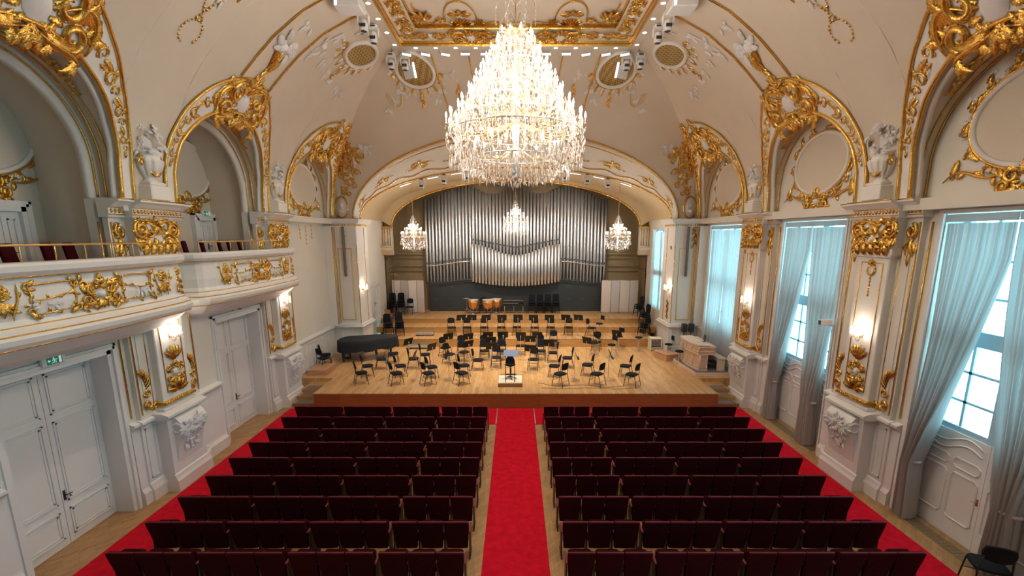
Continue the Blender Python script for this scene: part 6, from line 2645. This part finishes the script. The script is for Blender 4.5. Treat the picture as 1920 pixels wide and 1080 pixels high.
# ------------------------------------------------------------------ pipe organ
t = thing('pipe_organ', 'pipe organ with rows of tall silver pipes over a dark base', 'organ', (0, 28.95, 0))
b = MB()
b.cbox(-5.52, 5.52, 0.1, 0.5, 1.67, 3.75, 0.01)
b.build('base_panel', 'slate_panel', t)
b = MB()
for i in range(12):
    for z in (1.78, 2.45, 3.25):
        x = -5.2 + i * 0.94
        for dx in (0, 0.16):
            b.ball((x + dx, 0.095, z), (0.014, 0.012, 0.014), 6, 4)
b.build('base_studs', 'silver', t)
b = MB()
b.cbox(-5.7, 5.7, 0.25, 0.6, 3.6, 8.2, 0.01)
b.build('case', 'slate_panel', t)
NP = 54
for i in range(NP):
    x = -5.6 + 11.2 * i / (NP - 1)
    a = abs(x)
    top = 9.22 + 0.24 * cos(2 * PI * (a - 3.2) / 3.3)
    if a > 4.6:
        top -= (a - 4.6) * 0.55
    bot = 3.62 + 0.10 * cos(2 * PI * (a - 2.8) / 5.0)
    mouth = 4.62 + 0.28 * (0.5 + 0.5 * cos(2 * PI * (a - 2.9) / 5.4)) if a > 2.7 else 5.6 + 0.5 * (a / 2.7)
    r = 0.088
    b = MB()
    b.lathe([(0.02, bot), (0.03, bot + 0.03), (r * 0.94, mouth), (r, mouth + 0.02), (r, top), (r * 0.86, top + 0.004), (r * 0.84, top - 0.25)], (x, 0.12 if i % 2 else 0.03, 0), 14)
    p = b.build('organ_pipe', 'pipe_metal', t)
    q = MB()
    y = (0.12 if i % 2 else 0.03) - r * 0.97
    q.add([(x - r * 0.55, y + 0.005, mouth + 0.03), (x + r * 0.55, y + 0.005, mouth + 0.03), (x + r * 0.42, y - 0.006, mouth + 0.17), (x - r * 0.42, y - 0.006, mouth + 0.17),
           (x - r * 0.55, y + 0.06, mouth + 0.03), (x + r * 0.55, y + 0.06, mouth + 0.03), (x + r * 0.42, y + 0.06, mouth + 0.17), (x - r * 0.42, y + 0.06, mouth + 0.17)],
          [(0, 1, 2, 3), (4, 7, 6, 5), (0, 4, 5, 1), (1, 5, 6, 2), (2, 6, 7, 3), (3, 7, 4, 0)])
    q.build('pipe_mouth', 'pipe_mouth', p)
NF = 27
for i in range(NF):
    x = -2.68 + 5.36 * i / (NF - 1)
    a = abs(x) / 2.7
    top = 5.27 + 0.66 * (0.5 - 0.5 * cos(PI * a))
    bot = 3.34 + 0.26 * a ** 2
    mouth = 4.25 + 0.3 * a
    r = 0.084
    b = MB()
    b.lathe([(0.05, bot), (r * 0.94, bot + 0.03), (r, mouth), (r, top), (r * 0.86, top + 0.004), (r * 0.84, top - 0.2)], (x, -0.32 - 0.14 * (1 - a * a), 0), 14)
    p = b.build('front_pipe', 'pipe_metal', t)
# wavy ledges that follow the pipes
b = MB()
P = [(x / 10, -0.10, 3.60 + 0.10 * cos(2 * PI * (abs(x / 10) - 2.8) / 5.0)) for x in range(-57, 58)]
b.tube(P, 0.035, 6)
b.build('toe_ledge', 'slate_panel', t)
b = MB()
for s in (-1, 1):
    P = []
    for i in range(30):
        x = 2.85 + 2.8 * i / 29
        P.append((s * x, -0.10, 4.60 + 0.28 * (0.5 + 0.5 * cos(2 * PI * (x - 2.9) / 5.4)) - 0.02))
    b.tube(P, 0.028, 6)
b.build('mouth_rail', 'silver', t)
b = MB()
b.tube([(x / 10, -0.28 - 0.14 * (1 - (x / 27.0) ** 2), 5.27 + 0.66 * (0.5 - 0.5 * cos(PI * abs(x) / 27.0)) - 0.05) for x in range(-27, 28)], 0.03, 6)
b.build('front_rail', 'slate_panel', t)

# ------------------------------------------------------------------ chandeliers
OCT = [(1, 0, 0), (-1, 0, 0), (0, 1, 0), (0, -1, 0), (0, 0, 1), (0, 0, -1)]
OCF = [(0, 2, 4), (2, 1, 4), (1, 3, 4), (3, 0, 4), (2, 0, 5), (1, 2, 5), (3, 1, 5), (0, 3, 5)]


def drop(mb, x, y, z, w, h):
    mb.add([(x + a * w, y + c * w, z + e * h) for a, c, e in OCT], OCF)


def chandelier(loc, R, z_bot, z_top, tiers, label, ceil_z, detail, lights, name='chandelier'):
    """R: list of (z, r) outline; tiers: (z, r, count) of candles; all z are heights above loc"""
    t = thing(name, label, 'chandelier', loc)

    def rad(z):
        for (a, e), (c, d) in zip(R, R[1:]):
            if a <= z <= c:
                return e + (d - e) * (z - a) / (c - a)
        return R[-1][1]
    b = MB()
    b.tube([(0, 0, z_top - 0.2), (0, 0, ceil_z)], 0.02 * detail, 8)
    b.build('suspension_rod', 'brass', t)
    b = MB()
    b.lathe([(0.03, z_bot + 0.1), (0.09 * detail, z_bot + 0.3), (0.05, z_bot + 0.6), (0.12 * detail, (z_bot + z_top) / 2), (0.04, z_top - 0.3), (0.09 * detail, z_top - 0.1), (0.03, z_top)], (0, 0, 0), 14)
    b.build('stem', 'silver', t)
    rnd = random.Random(3)
    rings = MB()
    arms = MB()
    cr = MB()
    n_c = 0
    rest, restb = MB(), MB()
    for ti, (z, r, n) in enumerate(tiers):
        rings.tube([(r * 0.93 * cos(i * PI / 20), r * 0.93 * sin(i * PI / 20), z - 0.16 * detail) for i in range(40)], 0.014 * detail, 6, True)
        for i in range(n):
            a = 2 * PI * (i + 0.5 * (ti % 2)) / n
            c, s = cos(a), sin(a)
            rr = r * (1 if i % 2 else 0.94)
            zz = z + (0.05 * detail if i % 2 == 0 else 0)
            if i % 2 == 0:
                arms.tube([(0.08 * c, 0.08 * s, z + 0.05), (rr * 0.5 * c, rr * 0.5 * s, z - 0.22 * detail), (rr * 0.9 * c, rr * 0.9 * s, z - 0.24 * detail), (rr * c, rr * s, zz - 0.04)], 0.010 * detail, 5)
            tgt, tgb = (MB(), MB()) if n_c < 96 else (rest, restb)
            tgt.lathe([(0.012 * detail, zz), (0.012 * detail, zz + 0.10 * detail)], (rr * c, rr * s, 0), 6)
            tgt.lathe([(0.035 * detail, zz - 0.02), (0.012, zz)], (rr * c, rr * s, 0), 6)
            tgb.lathe([(0.006, zz + 0.10 * detail), (0.024 * detail, zz + 0.135 * detail), (0.020 * detail, zz + 0.17 * detail), (0.003, zz + 0.23 * detail)], (rr * c, rr * s, 0), 7)
            if n_c < 96:
                o = tgt.build('candle', 'drum_skin', t)
                tgb.build('bulb', 'lamp_glow', o)
            n_c += 1
            for j in range(4):
                an = rnd.uniform(0, 6.28)
                drop(cr, rr * c + 0.04 * detail * cos(an), rr * s + 0.04 * detail * sin(an), zz - 0.07 * detail - 0.03 * j * detail, 0.011 * detail, 0.032 * detail)
    if rest.V:
        o = rest.build('candle', 'drum_skin', t)
        o['kind'] = 'stuff'
        q = restb.build('bulb', 'lamp_glow', o)
        q['kind'] = 'stuff'
    rings.build('tier_rings', 'silver', t)
    arms.build('arms', 'pale_gold', t)
    # bead strings following the outline, and layered fringes
    nz = int(38 * detail)
    for k in range(nz):
        z = z_bot + (z_top - z_bot) * k / nz
        r = rad(z)
        m = max(8, int(r * 70)) if detail >= 1 else max(10, int(r * 110))
        for i in range(m):
            a = 2 * PI * (i + rnd.random() * 0.6) / m
            q = r * rnd.uniform(0.80, 1.0)
            h = detail * rnd.uniform(0.03, 0.075)
            drop(cr, q * cos(a), q * sin(a), z + rnd.uniform(-0.06, 0.06) * detail, detail * rnd.uniform(0.010, 0.018), h)
    nb = int(36 if detail >= 1 else 16)
    zlo = R[2][0]
    for i in range(nb):
        a = 2 * PI * i / nb
        steps = int(26 * detail)
        for j in range(steps):
            u = j / steps
            z = zlo + (z_top - zlo) * u
            r = rad(z) * 0.86
            drop(cr, r * cos(a), r * sin(a), z, 0.012 * detail, 0.05 * detail)
    o = cr.build('crystal_drops', 'crystal', t)
    o['kind'] = 'stuff'
    # individual long pendants of the lower fringe
    pend = []
    for zf, cnt in ((0.10, 34), (0.19, 46)) if detail >= 1 else ((0.12, 14), (0.24, 20)):
        z = z_bot + (z_top - z_bot) * zf
        r = rad(z)
        for i in range(cnt):
            a = 2 * PI * i / cnt
            pend.append((r * cos(a), r * sin(a), z - 0.08 * detail))
    pm = MB()
    drop(pm, 0, 0, -0.07 * detail, 0.02 * detail, 0.10 * detail)
    pm.ball((0, 0, 0.05 * detail), 0.016 * detail, 6, 4)
    me = pm.mesh('crystal_pendant', 'crystal')
    for p in pend:
        o = bpy.data.objects.new('crystal_pendant', me)
        COL.objects.link(o)
        o.location = p
        o.parent = t
    for (x, y, z, e, rr) in lights:
        lamp('candle_and_fill_light', 'POINT', (x, y, z), e, (1.0, 0.87, 0.74), rr, parent=t)
    return t


ML = [(0, 0, 8.5, 60, 0.25), (0, 0, 9.3, 45, 0.2), (0, 0, 10.1, 35, 0.15)]
for i in range(8):
    a = i * PI / 4 + 0.2
    ML.append((1.66 * cos(a), 1.66 * sin(a), 9.12, 60, 0.06))
for i in range(4):
    a = i * PI / 2 + 0.6
    ML.append((0.98 * cos(a), 0.98 * sin(a), 10.12, 50, 0.06))
mt = chandelier((0, 11.3, 0), [(7.62, 0.08), (7.66, 0.34), (7.76, 0.85), (8.0, 1.36), (8.3, 1.60), (8.65, 1.64), (9.0, 1.55), (9.4, 1.25), (9.75, 1.02), (10.15, 0.76), (10.5, 0.56), (10.75, 0.42), (10.95, 0.22)], 7.62, 10.95,
                [(8.98, 1.60, 40), (9.30, 1.32, 34), (9.62, 1.08, 28), (9.92, 0.90, 22), (10.18, 0.74, 18), (10.46, 0.56, 14), (10.72, 0.40, 10), (8.42, 1.0, 16)],
                'huge crystal chandelier hanging in the middle of the hall', 13.2, 1.0, ML)
b = MB()
g = MB()
for k in range(6):
    a = k * PI / 3
    for z0, r0 in ((11.1, 0.34), (11.5, 0.42)):
        b.tube([(0.04 * cos(a), 0.04 * sin(a), z0), (r0 * 0.6 * cos(a), r0 * 0.6 * sin(a), z0 + 0.18), (r0 * cos(a), r0 * sin(a), z0 + 0.05), (r0 * 1.05 * cos(a), r0 * 1.05 * sin(a), z0 - 0.08)], 0.012, 6)
        for j in range(4):
            drop(b, r0 * 1.05 * cos(a), r0 * 1.05 * sin(a), z0 - 0.14 - 0.09 * j, 0.015, 0.045)
b.build('crown_arms', 'crystal', mt)
g.lathe([(0.1, 10.85), (0.36, 10.92), (0.30, 11.0), (0.08, 11.05)], (0, 0, 0), 20)
g.build('gilt_crown', 'brass', mt)
for x, zb, cz, nm in ((-5.5, 5.64, 9.1, 'left of the organ'), (0.0, 6.42, 9.75, 'in front of the middle of the organ'), (5.5, 5.64, 9.1, 'right of the organ')):
    chandelier((x, 25.0, zb), [(0.0, 0.10), (0.06, 0.32), (0.2, 0.56), (0.42, 0.72), (0.75, 0.72), (1.0, 0.50), (1.2, 0.30), (1.35, 0.20), (1.6, 0.17), (1.9, 0.06)], 0.0, 1.9,
               [(0.86, 0.66, 16), (1.08, 0.45, 10), (1.26, 0.26, 6)], 'small crystal chandelier hanging %s' % nm, cz - zb, 0.62, [(0, -0.2, 1.3, 40, 0.12), (0, 0, 0.35, 60, 0.12), (0.62, -0.52, 0.4, 22, 0.05), (-0.62, -0.52, 0.4, 22, 0.05), (0, -0.85, 0.35, 18, 0.05)], 'small_chandelier')  # low lamps around the body hold no candles, added to brighten the crystals

# ------------------------------------------------------------------ downlights and lighting rig at the ceiling panel
def downlight(loc, label):
    t = thing('downlight', label, 'ceiling light', loc, group='round downlights in the ceiling cornice')
    b = MB()
    b.lathe([(0.085, 0.03), (0.09, 0.0), (0.07, -0.005), (0.065, 0.02)], (0, 0, 0), 16)
    b.build('ring', 'white_paint', t)
    b = MB()
    b.lathe([(0.066, 0.0), (0.06, 0.012)], (0, 0, 0), 16)
    b.build('lens', 'downlight_glow', t)


xsd = [-3.5, -2.8, -2.1, -1.4, -0.7, 0.0, 0.7, 1.4, 2.1, 2.8, 3.5]
for i, x in enumerate(xsd):
    downlight((x, 17.47, 12.89), 'round downlight in the far edge of the ceiling cornice, %s from the left' % ordinal(i))
for s in (-1, 1):
    for i in range(8):
        downlight((s * 4.17, 17.2 - 0.95 * i, 12.89), 'round downlight in the %s edge of the ceiling cornice, %s from the far corner' % ('left' if s < 0 else 'right', ordinal(i)))


def led(loc, rz, tilt, label, n=4, w=0.36):
    t = thing('led_floodlight', label, 'floodlight', loc, rz, group='led floodlights under the cornice')
    b = MB()
    b.obox((0, 0, -0.12), (w, 0.09, 0.10), 0, tilt, 0.012)
    b.build('housing', 'silver', t)
    b = MB()
    M = Matrix.Translation((0, 0, -0.12)) @ Matrix.Rotation(tilt, 4, 'X')
    for i in range(n):
        q = MB()
        u = w * 0.9
        q.cbox(-u / 2 + u * i / n + 0.01, -u / 2 + u * (i + 1) / n - 0.01, -0.058, -0.046, -0.03, 0.03, 0.004)
        b.add([M @ Vector(v) for v in q.V], q.F)
    b.build('led_panel', 'led_glow', t)
    b = MB()
    for q in (-w * 0.4, w * 0.4):
        b.tube([(q, 0, -0.08), (q, 0, 0.0)], 0.014, 6)
    b.build('bracket', 'white_plastic', t)


for i, x in enumerate((-3.87, -3.2, -2.5, -1.78, -1.08, 1.08, 1.78, 2.5, 3.2, 3.87)):
    tl = 0.15 if abs(x) < 2 else 0.5
    led((x, 17.62, 12.86), 0.0 if abs(x) < 2 else (0.5 if x < 0 else -0.5), tl, 'led floodlight on the far ceiling edge, %s from the left' % ordinal(i))


def moving_head(loc, label, s=1.0, rz=0.0):
    t = thing('stage_spotlight', label, 'spotlight', loc, rz, group='white moving stage spotlights')
    b = MB()
    b.cbox(-0.15 * s, 0.15 * s, -0.12 * s, 0.12 * s, -0.12 * s, 0.0, 0.02)
    b.build('base', 'white_plastic', t)
    b = MB()
    for q in (-0.16, 0.16):
        b.cbox((q - 0.02) * s, (q + 0.02) * s, -0.06 * s, 0.06 * s, -0.38 * s, -0.12 * s, 0.008)
    b.cbox(-0.15 * s, 0.15 * s, -0.06 * s, 0.06 * s, -0.15 * s, -0.12 * s, 0.005)
    b.build('yoke', 'white_plastic', t)
    b = MB()
    b.lathe([(0.06 * s, -0.56 * s), (0.125 * s, -0.53 * s), (0.135 * s, -0.36 * s), (0.10 * s, -0.24 * s), (0.05 * s, -0.21 * s)], (0, 0, 0), 16)
    b.build('head', 'white_plastic', t)
    b = MB()
    b.lathe([(0.05 * s, -0.566 * s), (0.10 * s, -0.548 * s)], (0, 0, 0), 16)
    b.cbox(-0.09 * s, 0.09 * s, -0.145 * s, -0.12 * s, -0.46 * s, -0.36 * s, 0.006)
    b.cbox(-0.09 * s, 0.09 * s, -0.13 * s, -0.115 * s, -0.09 * s, -0.04 * s, 0.006)
    b.build('lens', 'dark_plastic', t)


for s in (-1, 1):
    sd = 'left' if s < 0 else 'right'
    moving_head((s * 4.45, 14.75, 12.85), 'white stage spotlight on the %s ceiling edge, nearer one' % sd, 0.95)
    moving_head((s * 4.42, 15.6, 12.85), 'white stage spotlight on the %s ceiling edge, second one' % sd, 0.95)
    moving_head((s * 4.45, 17.75, 12.82), 'white stage spotlight at the %s far corner of the ceiling, outer one' % sd, 0.95)
    moving_head((s * 3.98, 17.85, 12.82), 'white stage spotlight at the %s far corner of the ceiling, inner one' % sd, 0.95)
    t = thing('ceiling_loudspeaker', 'flat white panel fixture with led strip at the %s ceiling corner' % sd, 'ceiling fixture', (s * 3.9, 18.15, 12.45), s * 0.5)
    b = MB()
    b.obox((0, 0, -0.12), (0.5, 0.06, 0.42), 0, 0.3, 0.015)
    b.build('panel', 'white_plastic', t)
    b = MB()
    b.obox((-s * 0.27, -0.03, -0.1), (0.07, 0.05, 0.5), 0, 0.3, 0.01)
    b.build('led_strip', 'led_glow', t)
    b = MB()
    b.tube([(0, 0, 0.08), (0, -0.05, 0.40)], 0.02, 6)
    b.build('bracket', 'white_plastic', t)
    t = thing('ceiling_projector', 'white box hanging from the %s ceiling edge near the top of the picture' % sd, 'projector', (s * 4.5, 13.75, 12.85))
    b = MB()
    b.cbox(-0.35, 0.35, -0.3, 0.3, -0.42, -0.12, 0.03)
    b.build('housing', 'white_plastic', t)
    b = MB()
    b.cbox(-0.30, -0.24, -0.31, -0.29, -0.40, -0.16, 0.005)
    b.build('led_strip', 'led_glow', t)
    b = MB()
    b.tube([(0, 0, -0.12), (0, 0, 0.0)], 0.03, 8)
    b.build('bracket', 'white_plastic', t)


def arch_z(x):
    return 7.3 + 2.5 * math.sqrt(1 - (x / 7.95) ** 2)


for i, x in enumerate((-4.76, -3.62, -2.5, 2.45, 3.6, 4.65)):
    moving_head((x, 23.95, arch_z(x) + 0.0), 'white stage spotlight under the proscenium arch, %s from the left' % ordinal(i), 0.95)
for i, x in enumerate((-5.6, -4.2, -3.0, 3.0, 4.2, 5.6)):
    t = thing('arch_led_bar', 'slim white light bar under the proscenium arch, %s from the left' % ordinal(i), 'light bar', (x, 23.95, arch_z(x) - 0.02), group='light bars under the arch')
    sl = -math.atan2(arch_z(x + 0.1) - arch_z(x - 0.1), 0.2)
    b = MB()
    b.obox((0, 0, -0.05), (0.6, 0.10, 0.08), 0, 0, 0.01)
    b.V = [tuple(Matrix.Rotation(sl, 3, 'Y') @ Vector(v)) for v in b.V]
    b.build('housing', 'white_plastic', t)
    b = MB()
    b.obox((0, -0.03, -0.095), (0.54, 0.06, 0.012), 0, 0, 0.003)
    b.V = [tuple(Matrix.Rotation(sl, 3, 'Y') @ Vector(v)) for v in b.V]
    b.build('led_strip', 'led_glow', t)

# ------------------------------------------------------------------ red chairs in the galleries
def make_gchair():
    t = thing('gallery_chair', 'x', 'chair')
    b = MB()
    b.obox((0, -0.22, 0.90), (0.50, 0.08, 0.72), 0, 0.14, 0.03)
    b.build('backrest', 'maroon_velvet', t)
    b = MB()
    b.obox((0, 0.02, 0.46), (0.46, 0.46, 0.09), 0, 0, 0.03)
    b.build('seat', 'maroon_velvet', t)
    for (x, y) in ((-0.2, -0.2), (0.2, -0.2), (-0.2, 0.2), (0.2, 0.2)):
        b = MB()
        b.tube([(x, y, 0.44), (x * 1.05, y * 1.08, 0.0)], 0.018, 6)
        b.build('leg', 'dark_wood', t)
    remember(t)
    return t


gc0 = make_gchair()
GC = [(-9.35, 7.75, 'nearest balcony, leftmost in view'), (-9.95, 8.55, 'nearest balcony, set back and taller in view'), (-9.2, 8.65, 'nearest balcony, second from the left'), (-9.25, 9.45, 'nearest balcony, third from the left'), (-9.3, 9.95, 'nearest balcony, closest to the pilaster'),
      (-9.35, 13.45, 'second balcony, first from the left'), (-9.45, 14.35, 'second balcony, second from the left'), (-9.4, 15.1, 'second balcony, third from the left'), (-9.35, 15.5, 'second balcony, fourth from the left'), (-9.3, 16.0, 'second balcony, closest to the stage')]
for i, (x, y, d) in enumerate(GC):
    lab = 'dark red chair behind the rail, ' + d
    rz = -PI / 2 + 0.5
    z = 5.05 if x > -9.9 else 5.2
    if i == 0:
        gc0.location, gc0.rotation_euler = (x, y, z), (0, 0, rz)
        gc0['label'], gc0['group'] = lab, 'dark red gallery chairs'
    else:
        dup(gc0, (x, y, z), rz, lab, 'dark red gallery chairs')

# ------------------------------------------------------------------ put every assembled thing's origin at its base
bpy.context.view_layer.update()
ALL = list(COL.objects)
KID = {}
for o in ALL:
    if o.parent is not None:
        KID.setdefault(o.parent.name, []).append(o)
for o in ALL:
    if o.parent is None and o.type == 'EMPTY' and o.get('category') and o.location.length < 1e-6 and o.rotation_euler.z == 0:
        ch = KID.get(o.name, [])
        pts = []
        for c in ch:
            if c.type == 'MESH' and len(c.data.vertices):
                n = len(c.data.vertices)
                co = [0.0] * (n * 3)
                c.data.vertices.foreach_get('co', co)
                pts.append((min(co[0::3]), max(co[0::3]), min(co[1::3]), max(co[1::3]), min(co[2::3])))
        if not pts:
            continue
        off = Vector(((min(p[0] for p in pts) + max(p[1] for p in pts)) / 2, (min(p[2] for p in pts) + max(p[3] for p in pts)) / 2, min(p[4] for p in pts)))
        base = Vector((off.x, off.y, off.z))
        o.location = o.location + base
        for c in ch:
            c.location = c.location - base
